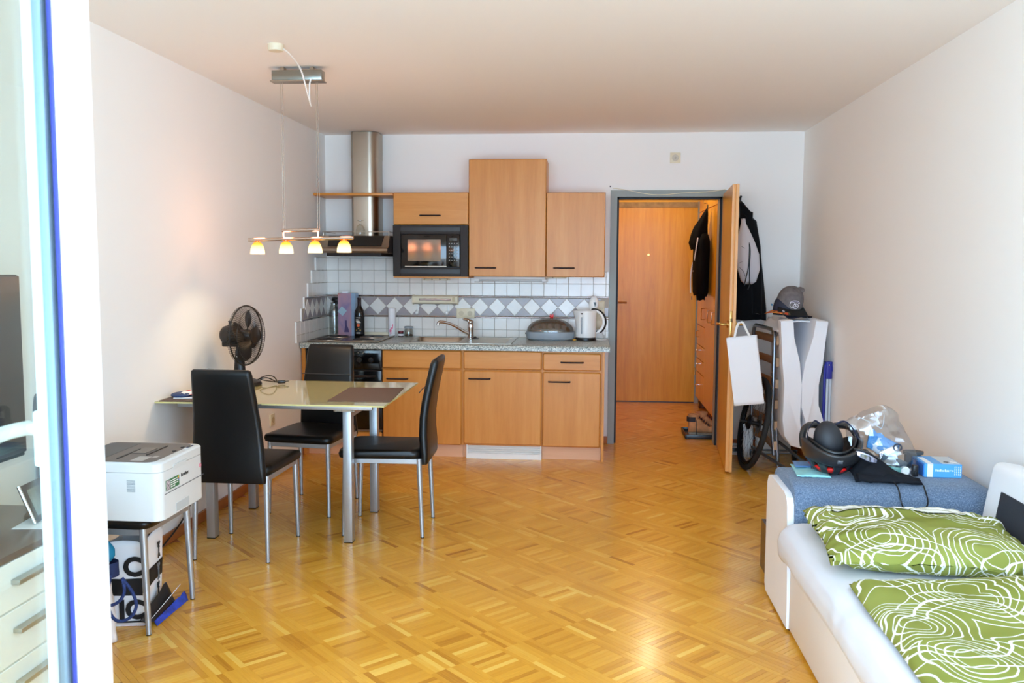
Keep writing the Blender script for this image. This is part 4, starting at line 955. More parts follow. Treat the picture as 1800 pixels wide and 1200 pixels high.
# --- pendant lamp
LY = 4.68
pd = T('pendant_lamp', 'lit pendant bar lamp with four glowing orange glass shades over the table', 'pendant lamp', (-1.57, LY, 1.5))
pd.p('canopy_box', MB().bx(-1.705, -1.432, LY - .03, LY + .03, 2.425, 2.478, .003), M('canopy_steel', (150, 152, 146), .22, .9))
pd.p('canopy_lip', MB().bx(-1.713, -1.424, LY - .036, LY + .036, 2.418, 2.425, .001, 1), steel)
pd.p('ceiling_clip', MB().bx(-1.66, -1.64, LY - .02, LY + .02, 2.478, ZC).bx(-1.50, -1.48, LY - .02, LY + .02, 2.478, ZC), steel)
for x in (-1.665, -1.655, -1.473, -1.463): pd.p('hanging_wire', MB().cyl((x, LY, 1.632), (x, LY, 2.425), .0011, n=6), steel)
pd.p('upper_bar', MB().cyl((-1.672, LY, 1.632), (-1.465, LY, 1.636), .0095, n=14), M('satin_nickel', (206, 186, 170), .22, 1.0))
for x in (-1.665, -1.472): pd.p('upright', MB().cyl((x, LY, 1.59), (x, LY, 1.63), .0045, n=10).cyl((x, LY, 1.592), (x, LY, 1.602), .008, .004, 10), chrome)
pd.p('lower_bar', MB().cyl((-1.862, LY, 1.581), (-1.277, LY, 1.593), .0095, n=14), bpy.data.materials['satin_nickel'])
def shade_mat():
    mt, nt, b = newmat('lit_orange_glass'); nt.nodes.remove(b); out = nt.nodes['Material Output']
    tc = nt.nodes.new('ShaderNodeTexCoord'); se = nt.nodes.new('ShaderNodeSeparateXYZ'); nt.links.new(tc.outputs['Object'], se.inputs[0])
    mr = N(nt, 'ShaderNodeMapRange'); mr.inputs[1].default_value = .0; mr.inputs[2].default_value = .085; nt.links.new(se.outputs[2], mr.inputs[0])
    cr = ramp(nt, mr.outputs[0], [(0, (1, .62, .30, 1)), (.12, (1, .80, .45, 1)), (.48, (1, .66, .22, 1)), (.62, (1, .36, .03, 1)), (.85, (1, .09, .005, 1))])
    em = N(nt, 'ShaderNodeEmission', Strength=3.4); nt.links.new(cr.outputs[0], em.inputs[0])
    gl_ = N(nt, 'ShaderNodeBsdfGlossy', Roughness=.1); fr_ = N(nt, 'ShaderNodeFresnel', IOR=1.3)
    mx = nt.nodes.new('ShaderNodeMixShader'); nt.links.new(fr_.outputs[0], mx.inputs[0]); nt.links.new(em.outputs[0], mx.inputs[1]); nt.links.new(gl_.outputs[0], mx.inputs[2])
    nt.links.new(mx.outputs[0], out.inputs[0]); return mt
shm = shade_mat()
bulbm = M('bulb', (255, 240, 210), .3, emis=((255, 220, 160), 14))
for x in (-1.812, -1.651, -1.490, -1.329):
    z0 = 1.503 + (x + 1.812) * .022
    q = pd.p('shade_holder', MB().cyl((x, LY, z0 + .062), (x, LY, z0 + .082), .0075, .006, 12), chrome)
    rings_open = [[(r_ * math.cos(2 * PI * j / 26), r_ * math.sin(2 * PI * j / 26), z) for j in range(26)] for r_, z in ((.0390, .0), (.0395, .006), (.0375, .024), (.032, .044), (.022, .060), (.010, .069), (.006, .071))]
    o_ = link('lamp_shade', MB().loft(rings_open, False, True).mesh('lamp_shade', shm), pd.e)
    o_.location = (x + 1.57, 0, z0 - 1.5)
    pd.p('bulb', MB().sph((x, LY, z0 + .03), (.011, .011, .016), 12, 8), bulbm, q)
    l = bpy.data.lights.new('pendant_bulb_light', 'SPOT'); l.energy = 12; l.color = (1, .74, .42); l.shadow_soft_size = .012; l.spot_size = R(128); l.spot_blend = .35
    lo = bpy.data.objects.new('pendant_bulb_light', l); COL.objects.link(lo); lo.location = (x, LY, z0 + .022)
    l2 = bpy.data.lights.new('shade_glow_light', 'POINT'); l2.energy = 1.4; l2.color = (1, .40, .20); l2.shadow_soft_size = .045
    lo2 = bpy.data.objects.new('shade_glow_light', l2); COL.objects.link(lo2); lo2.location = (x, LY - .0, z0 + .11)
cc = T('ceiling_outlet', 'round white ceiling outlet with looping cable feeding the pendant lamp', 'ceiling outlet', (-1.51, 4.19, ZC))
cc.p('rose', MB().lathe([(0, -.032), (.034, -.03), (.037, -.022), (.038, 0), (0, 0)], (-1.512, 4.19, ZC), 26), M('aged_white', (226, 216, 190), .5))
cc.p('cable', MB().tube(spline([(-1.476, 4.19, 2.475), (-1.462, 4.25, 2.46), (-1.455, 4.38, 2.42), (-1.462, 4.50, 2.33), (-1.475, 4.60, 2.28), (-1.492, 4.63, 2.32), (-1.495, 4.642, 2.40), (-1.485, 4.645, 2.43)], 7), .0042, 8), whiteplastic)

# ================================================================== LEFT FOREGROUND
# --- printer on the wall-side chair
px0, px1, py0, py1, pz0, pz1 = -1.985, -1.592, 3.095, 3.470, .474, .708
pw = M('printer_white', (212, 216, 216), .5); pg = M('printer_grey_lid', (104, 96, 90), .5)
pt = T('printer', 'white laser printer with dark paper tray sitting on the wall-side chair', 'printer', (-1.79, 3.28, pz0))
rb = [rrect((px0 + px1) / 2, (py0 + py1) / 2, (px1 - px0) / 2, (py1 - py0) / 2, .035, 5, z) for z in (pz0 + .012, pz1 - .038)]
pt.p('body', MB().loft(rb), pw)
rb = [rrect((px0 + px1) / 2, (py0 + py1) / 2, (px1 - px0) / 2 + d, (py1 - py0) / 2 + d, .035, 5, z) for z, d in ((pz1 - .0365, 0), (pz1 - .006, 0), (pz1, -.006))]
pt.p('top_cover', MB().loft(rb), pw)
rb = [rrect(-1.80, (py0 + py1) / 2 - .002, .172, .172, .03, 5, z) for z in (pz1 - .004, pz1 + .0015)]
tray = pt.p('output_tray', MB().loft(rb), pg)
pt.p('tray_well', MB().prism([(-1.97, 3.13), (-1.845, 3.13), (-1.845, 3.435), (-1.97, 3.435)], 'xy', pz1 + .001, pz1 + .0022), black, tray)
pt.p('paper_stop', MB().box((-1.755, 3.30, pz1 + .003), (.055, .10, .003), None, .001, 1), M('stop_grey', (120, 112, 104), .5), tray)
pt.p('tray_ridge', MB().box((-1.79, 3.24, pz1 + .003), (.008, .17, .003)).box((-1.71, 3.31, pz1 + .003), (.006, .17, .003)), M('ridge_dark', (58, 52, 48), .5), tray)
pt.p('information_label', MB().box((-1.70, 3.165, pz1 + .002), (.05, .075, .001)).box((-1.66, 3.20, pz1 + .002), (.02, .03, .0012)), M('label_silver', (170, 166, 160), .4), tray)
cpn = pt.p('control_panel', MB().bx(-1.626, -1.606, 3.36, 3.43, pz1 - .001, pz1 + .0015, .0005, 1), pw)
pt.p('display', MB().bx(-1.624, -1.610, 3.385, 3.412, pz1 + .001, pz1 + .0025), black, cpn)
for yy in (3.375, 3.42): pt.p('button', MB().cyl((-1.617, yy, pz1 + .001), (-1.617, yy, pz1 + .003), .005, n=10), M('button_blue', (60, 70, 110), .4), cpn)
for yy in (3.30, 3.37): pt.p('latch', MB().bx(-1.643, -1.633, yy, yy + .016, pz1 + .001, pz1 + .005, .001), black, tray)
pt.p('front_line', MB().bx(px1 - .001, px1 + .0008, 3.128, 3.462, .5805, .5835), M('line_grey', (80, 84, 92), .5))
pt.p('grip_recess', MB().bx(px1 - .001, px1 + .0012, 3.20, 3.31, .660, .678, .0008, 1).bx(px1 - .0005, px1 + .003, 3.20, 3.31, .676, .681, .001), M('recess_shade', (206, 212, 212), .5))
pt.p('paper_cassette_grip', MB().bx(px1 - .001, px1 + .0012, 3.215, 3.325, pz0 + .018, pz0 + .052, .0008, 1), M('cassette_grey', (186, 194, 196), .5))
st_ = pt.p('sticker', MB().bx(px1, px1 + .0012, 3.137, 3.245, .592, .632), M('sticker_green', (30, 110, 60), .4))
pt.p('sticker_photo', MB().bx(px1 + .001, px1 + .0016, 3.139, 3.17, .5935, .630), M('sticker_photo', (150, 140, 146), .4, var=(120, .5)), st_)
stx = MB()
for k, (a, b_) in enumerate(((3.175, 3.228), (3.175, 3.236), (3.175, 3.235), (3.175, 3.21))): stx.bx(px1 + .001, px1 + .0017, a, b_, .622 - k * .008, .6255 - k * .008)
pt.p('sticker_lines', stx, paperw, st_)
for k, c in enumerate(((240, 210, 40), (220, 60, 60), (50, 110, 200))): pt.p('sticker_dot', MB().sph((px1 + .0012, 3.238, .626 - k * .006), (.0008, .004, .004), 10, 6), M('dot_%d' % k, c, .4), st_)
pt.p('lettering', textmb('brother', .021, facing((px1 + .0006, 3.295, .625), (0, 1, 0), (0, 0, 1))), black)
pt.p('energy_mark', MB().tube([(px1 + .001, 3.432 + .008 * math.cos(t), .626 + .008 * math.sin(t)) for t in [2 * PI * k / 16 for k in range(16)]], .0012, 5, True).sph((px1 + .001, 3.432, .626), (.001, .003, .003), 8, 6), M('pink_mark', (226, 130, 150), .5))
vt = MB()
for k in range(10): vt.bx(-1.722, -1.690, py0 - .0008, py0 + .002, .598 + k * .0046, .600 + k * .0046)
o_ = pt.p('side_vent', vt, M('vent_shade', (130, 140, 144), .6)); o_['kind'] = 'stuff'
pt.p('bottom_foot', MB().bx(px0 + .02, px1 - .05, py0 + .02, py1 - .02, pz0, pz0 + .013), black)
# --- bags under the chair
bg_ = T('shopping_bag', 'white paper shopping bag with black bands and letters under the printer chair', 'bag', (-1.86, 3.36, 0))
def bagq(z, s=0):  # plan outline of the bag at height z (slightly bulging)
    k = z / .33
    b = .006 * math.sin(PI * k)
    A = [Vector((-1.768, 3.275 - b)), Vector((-1.812 + .012 * k, 3.50 + .01 * k)), Vector((-1.965 + .01 * k, 3.47)), Vector((-1.935, 3.245))]
    return A
def bagpt(u, z):
    A = bagq(z); n = 4; u = (u % 1) * n; i = int(u) % n; t = u - int(u)
    p = A[i].lerp(A[(i + 1) % n], t); wob = .006 * nz(u * 2.3, z * 8, 4.0)
    zz = z * (1 + (.06 * math.sin(u * 2.2) if z > .3 else 0))
    return Vector((p.x + wob, p.y - wob, .004 + zz))
bg_.p('bag', MB().grid(lambda u, v: bagpt(u, v * .33), 48, 14, True).prism([(q.x, q.y) for q in bagq(0)], 'xy', .002, .006), paperw, solid=.0012, sharp=60)
bkp = M('black_print', (18, 18, 20), .6)
def band(z0, z1, u0, u1, off):
    A = bagq(.15); out = MB()
    def f(u, v):
        uu = u0 + (u1 - u0) * u; p = bagpt(uu, z0 + (z1 - z0) * v); c = Vector((-1.87, 3.37, p.z)); d = (p - c); d.z = 0
        return p + d.normalized() * off
    return out.grid(f, 24, 4)
bg_.p('black_band', band(.135, .205, .0, .249, .0022), bkp); bg_.p('black_band', band(.125, .195, .76, .999, .0022), bkp)
bg_.p('bottom_line', band(.012, .020, .76, .999, .0022), bkp)
dirA = Vector((bagq(.1)[1].x - bagq(.1)[0].x, bagq(.1)[1].y - bagq(.1)[0].y, 0)).normalized()
dirB = Vector((bagq(.1)[0].x - bagq(.1)[3].x, bagq(.1)[0].y - bagq(.1)[3].y, 0)).normalized()
nA = dirA.cross(Vector((0, 0, 1))); nB = dirB.cross(Vector((0, 0, 1)))
def onface(t, z, face): # point on the bag face, t along it
    A = bagq(z)
    p = A[0].lerp(A[1], t) if face == 'A' else A[3].lerp(A[0], t); n_ = nA if face == 'A' else nB
    return Vector((p.x, p.y, z)) + n_ * .009
bg_.p('lettering', textmb('C', .105, facing(onface(.80, .245, 'B'), dirB, (0, 0, 1)), .0005, .045), bkp)
bg_.p('lettering', textmb('IC', .105, facing(onface(.74, .07, 'B'), dirB, (0, 0, 1)), .0005, .045), bkp)
def figure(t, z, mat, h=.07):  # small printed dancing stag figure
    b = MB(); o = onface(t, z, 'A'); s = h
    P2 = lambda u, v: o + dirA * u * s + Vector((0, 0, v * s))
    for pts in ([(-.12, -.5), (-.05, -.35), (0, -.2), (.02, 0), (0, .2)], [(.12, -.45), (.1, -.3), (.04, -.2)], [(0, .2), (-.12, .34), (-.1, .5)], [(0, .2), (.12, .34), (.14, .5)], [(-.12, .34), (-.18, .42)], [(.12, .34), (.2, .42)]):
        b.tube([P2(*q) for q in pts], .0028, 5)
    b.sph(P2(0, .18), .005, 8, 6); return b
for z, mt_ in ((.262, bkp), (.17, M('grey_print', (110, 110, 112), .6)), (.09, bkp)): bg_.p('printed_figure', figure(.70, z, mt_), mt_)
wbag = MB().grid(lambda u, v: (-1.915 + (.115 - .03 * v) * math.cos(2 * PI * u) + .010 * nz(u * 9, v * 5, 2), 3.13 + (.05 - .012 * v) * math.sin(2 * PI * u) + .010 * nz(u * 7, v * 6, 9), .002 + .30 * v), 40, 16, True)
solo('plastic_bag', wbag, M('off_white_plastic', (226, 220, 218), .45), 'off-white plastic bag nearest the balcony door, below the printer chair', 'bag', (-1.95, 3.13, 0), solid=.0015)
ds = T('drawstring_sack', 'teal and navy drawstring sack with rope loops hanging under the printer chair', 'sack', (-1.93, 3.11, .30))
ds.p('sack', MB().grid(lambda u, v: (-1.968 + (.085 - .05 * (v - .3) ** 2) * math.cos(2 * PI * u) * (.7 + .3 * math.sin(PI * v)) + .006 * nz(u * 8, v * 5), 3.125 + .05 * math.sin(2 * PI * u) * (.6 + .4 * math.sin(PI * v)), .305 + .10 * v), 32, 10, True), M('teal_cloth', (22, 128, 166), .7))
ds.p('navy_hem', MB().grid(lambda u, v: (-1.958 + .088 * math.cos(2 * PI * u) + .005 * nz(u * 12, v * 5), 3.12 + .052 * math.sin(2 * PI * u), .262 + .055 * v), 32, 5, True), M('navy_hem', (26, 42, 84), .8))
ropem = M('navy_rope', (30, 48, 96), .8, var=(260, .35))
ds.p('rope', MB().tube(spline([(-1.87, 3.07, .285), (-1.878, 3.062, .21), (-1.872, 3.058, .15), (-1.85, 3.055, .118), (-1.82, 3.06, .112), (-1.79, 3.07, .13), (-1.775, 3.075, .17), (-1.79, 3.075, .22), (-1.825, 3.07, .275)], 6), .0062, 8), ropem)
ds.p('rope', MB().tube(spline([(-1.885, 3.06, .27), (-1.892, 3.055, .225), (-1.885, 3.05, .188), (-1.862, 3.048, .175), (-1.83, 3.055, .19), (-1.812, 3.06, .225), (-1.82, 3.065, .27)], 6), .0062, 8), ropem)
ds.e.location.x += .085
pk_ = T('film_packet', 'flat black and blue plastic packets lying against the shopping bag', 'packet', (-1.76, 3.37, 0))
pk_.p('black_packet', MB().grid(lambda u, v: (-1.735 + .0 * u - .03 * v, 3.255 + .22 * u - .02 * v, .016 + .095 * v * (.25 + .8 * u) + .006 * nz(u * 6, v * 6)), 14, 8), M('black_film', (22, 22, 24), .3), solid=.004)
pk_.p('blue_packet', MB().grid(lambda u, v: (-1.735 + .0 * u + .022 * (1 - v), 3.29 + .27 * u - .018 * (1 - v), .004 + .024 * v * (.4 + u) + .008 * nz(u * 9, v * 7, 3) * v), 14, 8), M('blue_film', (38, 62, 160), .35, var=(40, .25)), solid=.004)
pk_.p('white_flap', MB().grid(lambda u, v: (-1.75 + .015 * u + .012 * v, 3.29 + .22 * u - .01 * v, .02 + .06 * u + .012 * v), 8, 4), paperw, solid=.002)
solo('power_cable', MB().tube(spline([(-2.04, 3.45, .012), (-2.08, 3.75, .008), (-2.13, 3.95, .008), (-2.14, 4.15, .02), (-2.145, 4.45, .12), (-2.15, 4.7, .35), (-2.15, 4.75, .50)], 8), .0045, 8), black, 'black power cable trailing along the left baseboard behind the chair legs', 'cable', (-2.1, 4.0, 0))
# --- dresser, television, photo frame seen through the door glass
drs = T('dresser', 'white drawer dresser with dark wooden top behind the balcony door glass', 'dresser', (-1.86, 2.05, 0))
DZ = .645
drs.p('body', MB().bx(-2.165, -1.622, 1.25, 2.72, .175, DZ - .022), whitegloss)
drs.p('top', MB().bx(-2.17, -1.60, 1.24, 2.725, DZ - .02, DZ, .002), walnut)
drs.p('plinth', MB().bx(-2.15, -1.66, 1.28, 2.69, 0, .175), walnut)
hndl = M('drawer_grip', (176, 174, 166), .35, .7)
for c0, c1 in ((1.26, 1.985), (1.99, 2.715)):
    for z0, z1 in ((.487, .6), (.333, .483), (.18, .329)):
        zt = z1 if z1 < .59 else DZ - .022
        q = drs.p('drawer', MB().bx(-1.622, -1.602, c0, c1, z0, zt - .002, .0015, 1), whitegloss)
        hy = (c0 + c1) / 2 + .06
        drs.p('handle', MB().bx(-1.602, -1.576, hy - .16, hy + .16, zt - .066, zt - .052, .001, 1), hndl, q)
tv = T('television', 'dark flat television on the dresser, seen through the balcony door glass', 'television', (-1.99, 2.3, DZ))
tv.p('screen', MB().bx(-2.0, -1.975, 1.72, 2.895, .79, 1.408, .004), M('tv_screen', (64, 66, 74), .3)); tv.p('bezel', MB().bx(-2.03, -1.985, 1.71, 2.898, .775, 1.412, .004), black)
tv.p('foot', MB().bx(-2.08, -1.93, 2.1, 2.5, DZ, DZ + .012, .003).bx(-2.02, -1.99, 2.25, 2.35, DZ + .01, .80), black)
pf = T('photo_frame', 'small tilted silver edged photo frame on the dresser top', 'photo frame', (-1.74, 2.63, DZ))
fmx = Matrix.Translation((-1.715, 2.618, DZ + .003)) @ Matrix.Rotation(R(-84), 4, 'Z') @ Matrix.Rotation(R(22), 4, 'X')
pf.p('frame', MB().box((0, 0, .062), (.19, .012, .124), None, .002).xf(fmx), black)
pf.p('picture', MB().box((0, .0065, .062), (.15, .002, .086)).xf(fmx), M('frame_picture', (112, 122, 116), .15, var=(14, .25)))
pf.p('frame_edge', MB().cyl((-.096, 0, .0), (-.096, 0, .126), .006, n=10).cyl((.096, 0, .0), (.096, 0, .126), .006, n=10).xf(fmx), chrome)
pf.p('easel_stand', MB().prism([(0, .0), (-.07, .0), (-.012, .08)], 'yz', -.015, .015).xf(Matrix.Translation((-1.725, 2.618, DZ + .001)) @ Matrix.Rotation(R(-84), 4, 'Z')), M('stand_brown', (80, 56, 40), .5))
solo('paper_slip', MB().box((-1.70, 2.57, DZ + .0012), (.12, .19, .001), Matrix.Rotation(R(8), 3, 'Z')), paperw, 'white paper slip under the photo frame on the dresser', 'paper', (-1.74, 2.6, DZ))

# ================================================================== SOFA BED
sf = T('sofa_bed', 'white and blue-grey sofa bed with wide padded arm along the right wall', 'sofa bed', (1.2, 2.5, 0))
ap = [(3.502, .05), (3.502, .50), (3.510, .535), (3.53, .562), (3.56, .578), (3.60, .585), (3.84, .585), (3.885, .574), (3.91, .55), (3.92, .51), (3.92, .05)]
sf.p('arm_cushion', MB().loft([[(x, 3.71 + (y - 3.71) * k, .05 + (z - .05) * k) for y, z in ap] for x, k in ((.823, .985), (.832, 1), (1.54, 1), (1.585, .985), (1.615, .955), (1.628, .91))]), denim, sharp=50)
wp_ = [(3.474, .0), (3.487, .13), (3.492, .33), (3.532, .35), (3.540, .505), (3.556, .53), (3.60, .545), (3.86, .545), (3.90, .535), (3.925, .50), (3.925, .03), (3.90, .0)]
wp_ = [(3.476, .012), (3.49, .20), (3.515, .38), (3.528, .50), (3.545, .527), (3.59, .541), (3.86, .547), (3.90, .535), (3.925, .50), (3.925, .04), (3.90, .012)]
sf.p('arm_panel', MB().prism(wp_, 'yz', .797, .826), whiteleather)
sf.p('arm_foot', MB().bx(.81, .85, 3.49, 3.53, 0, .03).bx(.81, .85, 3.86, 3.90, 0, .03), black)
sf.p('base', MB().bx(.803, 1.46, 1.0, 3.474, .012, .335, .012), whiteleather)
sf.p('base_foot', MB().bx(.83, .88, 1.1, 1.15, 0, .014).bx(.83, .88, 3.35, 3.40, 0, .014), black)
sf.p('mattress', MB().bx(.80, 1.46, 1.0, 3.47, .335, .43, .02), whiteleather)
# leaning back rest with dark inset
bkr = Matrix.Translation((1.452, 0, .33)) @ Matrix.Rotation(R(9), 4, 'Y')
sf.p('backrest', MB().bx(0, .12, 1.0, 3.41, 0, .41, .035, 4).xf(bkr), whiteleather)
sf.p('back_panel', MB().bx(-.006, .02, 1.0, 3.275, .0, .315, .002).xf(bkr), M('navy_weave', (40, 46, 58), .9, bump=(300, .3)))
# fitted sheet over the mattress
def sheetpt(u, v):
    y = 1.0 + 2.478 * v
    wob = .010 * nz(y * 4, u * 3, 1.0) + .004 * nz(y * 17, u * 5)
    prof_ = [(.812, .285), (.772, .300), (.752, .34), (.750, .385), (.762, .425), (.79, .447), (.84, .455), (.95, .457), (1.10, .457), (1.30, .456), (1.455, .455)]
    f = u * (len(prof_) - 1); i = min(int(f), len(prof_) - 2); t = f - i
    x = prof_[i][0] + (prof_[i + 1][0] - prof_[i][0]) * t; z = prof_[i][1] + (prof_[i + 1][1] - prof_[i][1]) * t
    e = max(0, (v - .975) / .025)
    lowfac = 1 - min(1, u * 2.6)
    droop = .03 * nz(y * 2.2, 3.0) * lowfac - .05 * max(0, .5 - v) * lowfac
    z += (.008 * math.sin(26 * u + 40 * (1 - v)) * math.exp(-((1 - v) / .06) ** 2) + .003 * math.sin(60 * v + 9 * u)) * (1 - min(1, u * 1.6))
    return (x - wob * (1.0 - .7 * min(1, u * 2)) + .014 * e * lowfac, y, z + droop + .003 * nz(y * 9, x * 9) - .02 * e * e)
sh_ = MB().grid(sheetpt, 40, 130)
solo('fitted_sheet', sh_, M('sheet_cotton', (220, 222, 229), .95, spec=.1, bump=(16, .25)), 'white fitted sheet stretched over the sofa bed mattress', 'sheet', (1.1, 2.3, .45), sharp=80, solid=.003)
# pillow
PC = Vector((1.135, 3.075, .462))
def pillowpt(sgn):
    def f(u, v):
        a, b = 2 * u - 1, 2 * v - 1
        ex = (1 - abs(a) ** 3.2) ; ey = (1 - abs(b) ** 3.2)
        t = max(0, ex * ey) ** .55
        wx = .335 * a * (1 - .05 * (1 - abs(b)) * abs(a)); wy = .285 * b * (1 - .04 * (1 - abs(a)) * abs(b))
        wr = .012 * nz(a * 3, b * 3, 2) + .022 * nz(a * 1.4, b * 6, 7) * abs(a) + .006 * nz(a * 9, b * 7, 4)
        edge = .016 * nz(a * 9, b * 9, 5) * (abs(a) ** 4 + abs(b) ** 4)
        z = .054 + sgn * .068 * t + wr * (1 if sgn > 0 else 0) + edge * .6
        return (PC.x + wx + edge + .10 * b * -.35 * 0, PC.y + wy + edge, PC.z + max(.002, z))
    return f
pw_ = MB().grid(pillowpt(1), 44, 40); pw_.grid(pillowpt(-1), 44, 40)
bmesh.ops.remove_doubles(pw_.bm, verts=pw_.bm.verts, dist=.0004)
pw_.xf(Matrix.Translation(PC) @ Matrix.Rotation(R(-4), 4, 'Z') @ Matrix.Translation(-PC))
pwo = solo('pillow', pw_, pillowm, 'plump green pillow with white contour rings against the blue-grey arm', 'pillow', tuple(PC), sharp=80)
pback = MB().grid(lambda u, v: Vector(pillowpt(1)(.10 + .74 * u, .70 + .27 * v + .02 * math.sin(5 * u))) + Vector((0, .002, .004)), 40, 8)
pback.xf(Matrix.Translation(PC) @ Matrix.Rotation(R(-4), 4, 'Z') @ Matrix.Translation(-PC))
link('white_reverse', pback.mesh('white_reverse', contour_mat('white_contour_print', 1.3, True), tuple(PC), 80), pwo)
# duvet
def duvetpt(u, v):
    x = .80 + .70 * u; y = 1.15 + 1.60 * v
    x0 = .815 - .03 * (1 - v) - .012 * nz(y * 3, 2.0); x = x0 + (1.475 - x0) * u
    eu = min(1, u / .07) ; ev = min(1, (1 - v) / .045); e = min(eu, ev); ed = math.sin(PI / 2 * e)
    z = .466 + .040 * ed + .020 * ed * nz(x * 3.4, y * 3.0, 3) + .011 * ed * nz(x * 9, y * 6, 8)
    if v > .8 and u > .45: z += .05 * ed * math.exp(-((u - .72) / .16) ** 2 - ((v - .92) / .08) ** 2)
    return (x, y + .015 * nz(x * 5, y * 5, 1) * (v > .9), z)
solo('duvet', MB().grid(duvetpt, 60, 110), duvetm, 'flat green duvet with white contour rings spread below the pillow', 'duvet', (1.15, 2.0, .46), sharp=80, solid=.006)
solo('wooden_crate', MB().bx(.842, 1.16, 3.955, 3.967, .0, .232).bx(.842, .854, 3.967, 4.25, .0, .232).bx(1.148, 1.16, 3.967, 4.25, 0, .232).bx(.842, 1.16, 4.25, 4.262, 0, .232).bx(.854, 1.148, 3.967, 4.25, 0, .012), walnut, 'dark brown wooden crate standing on the floor behind the sofa arm', 'crate', (.94, 4.1, 0))

# ------------------------------------------------------------------ things lying on the sofa arm
ZA = .5855
# folded turquoise packet
tq = T('turquoise_packet', 'flat turquoise cloth packet with blue print beside the cycling helmet', 'packet', (.92, 3.78, ZA))
tq.p('packet', MB().grid(lambda u, v: (.862 + .03 * (1 - v) * 0 + .135 * u + .02 * (1 - u) * (1 - v) * 0 + (.022 * v), 3.66 + .22 * v + .01 * u - .02 * u * (1 - v), ZA + .004 + .010 * math.sin(PI * u) ** .6 * math.sin(PI * min(1, v * 1.05)) ** .5 + .003 * nz(u * 9, v * 9)), 18, 20), M('turquoise_cloth', (150, 214, 218), .5, var=(18, .06)), solid=.004)
tq.p('print_field', MB().grid(lambda u, v: (.868 + .115 * u + .022 * (.45 + .5 * v), 3.66 + .22 * (.45 + .5 * v) + .006, ZA + .0205 + .001 * nz(u * 5, v * 5)), 6, 6), M('blue_print', (84, 132, 186), .5), solid=.0008)
tq.p('zip_pull', MB().cyl((.945, 3.74, ZA + .02), (.945, 3.74, ZA + .045), .006, .004, 10), black)
# helmet lying on its crown
HC = Vector((1.018, 3.745, ZA))
hm = T('cycling_helmet', 'black cycling helmet with red vent accents lying upside down on the sofa arm', 'helmet', tuple(HC))
ha, hb_, hh = .112, .135, .135
def shell(u, v, k=1.0, zo=0):   # u around, v from crown (0, bottom) to rim (1)
    a = 2 * PI * u; t = R(6) + (R(88) - R(6)) * v
    r_ = math.sin(t); z = hh * (1 - math.cos(t)) * .92
    dip = .022 * math.cos(2 * a) * v ** 3
    return Vector((HC.x + ha * k * r_ * math.cos(a), HC.y + hb_ * k * r_ * math.sin(a), HC.z + .004 + zo + z + dip))
sm_ = M('helmet_shell', (30, 30, 32), .3, coat=.3)
NB = 10
for k in range(NB):      # ribs between the vents
    u0 = (k + .5) / NB - .030; u1 = (k + .5) / NB + .030
    hm.p('shell_rib', MB().grid(lambda u, v: shell(u0 + (u1 - u0) * u, .10 + .62 * v), 5, 10), sm_, solid=.016)
hm.p('crown', MB().grid(lambda u, v: shell(u, .22 * v), 30, 5, True), sm_, solid=.012)
hm.p('rim_band', MB().grid(lambda u, v: shell(u, .66 + .36 * v, 1.02), 48, 8, True), M('helmet_rim', (38, 38, 40), .3), solid=.018)
hm.p('inner_band', MB().grid(lambda u, v: shell(u, .30 + .18 * v, .97, .006), 40, 4, True), black, solid=.010)
for k in range(NB):
    uc = (k + .0) / NB
    hm.p('red_accent', MB().grid(lambda u, v: shell(uc - .024 + .048 * u, .28 + .22 * v, 1.05), 4, 4), red, solid=.010)
hm.p('liner', MB().grid(lambda u, v: shell(u, .0 + .98 * v, .86, .016), 36, 12, True), black, solid=.004)
hm.p('badge', MB().grid(lambda u, v: shell(.735 + .03 * u, .74 + .12 * v, 1.10), 4, 4), M('badge_grey', (120, 122, 126), .3, .5), solid=.003)
for sx in (-1, 1):
    hm.p('chin_strap', MB().tube(spline([(HC.x + sx * .105, HC.y - .02, HC.z + .15), (HC.x + sx * .092, HC.y + .01, HC.z + .185), (HC.x + sx * .07, HC.y + .03, HC.z + .212), (HC.x + sx * .052, HC.y + .05, HC.z + .212), (HC.x + sx * .03, HC.y + .06, HC.z + .195)], 5), .0042, 6, flat=.4), M('strap_navy', (30, 34, 60), .7))
# raised rear cradle arms
for sx in (-1, 1):
    hm.p('cradle_arm', MB().tube(spline([(HC.x + sx * .112, HC.y + .01, HC.z + .11), (HC.x + sx * .112, HC.y + .03, HC.z + .15), (HC.x + sx * .095, HC.y + .055, HC.z + .183), (HC.x + sx * .06, HC.y + .085, HC.z + .19), (HC.x + sx * .02, HC.y + .10, HC.z + .18)], 5), [.014] * 21, 8), sm_)
pc = solo('black_pouch', MB().sph((HC.x - .012, HC.y + .0, HC.z + .135), (.060, .055, .088), 24, 16, Matrix.Rotation(R(-10), 3, 'Y')), M('pouch_black', (34, 35, 40), .55, bump=(14, .2)), 'rounded dark pouch sitting inside the upturned cycling helmet', 'pouch', (HC.x - .012, HC.y, HC.z + .06))
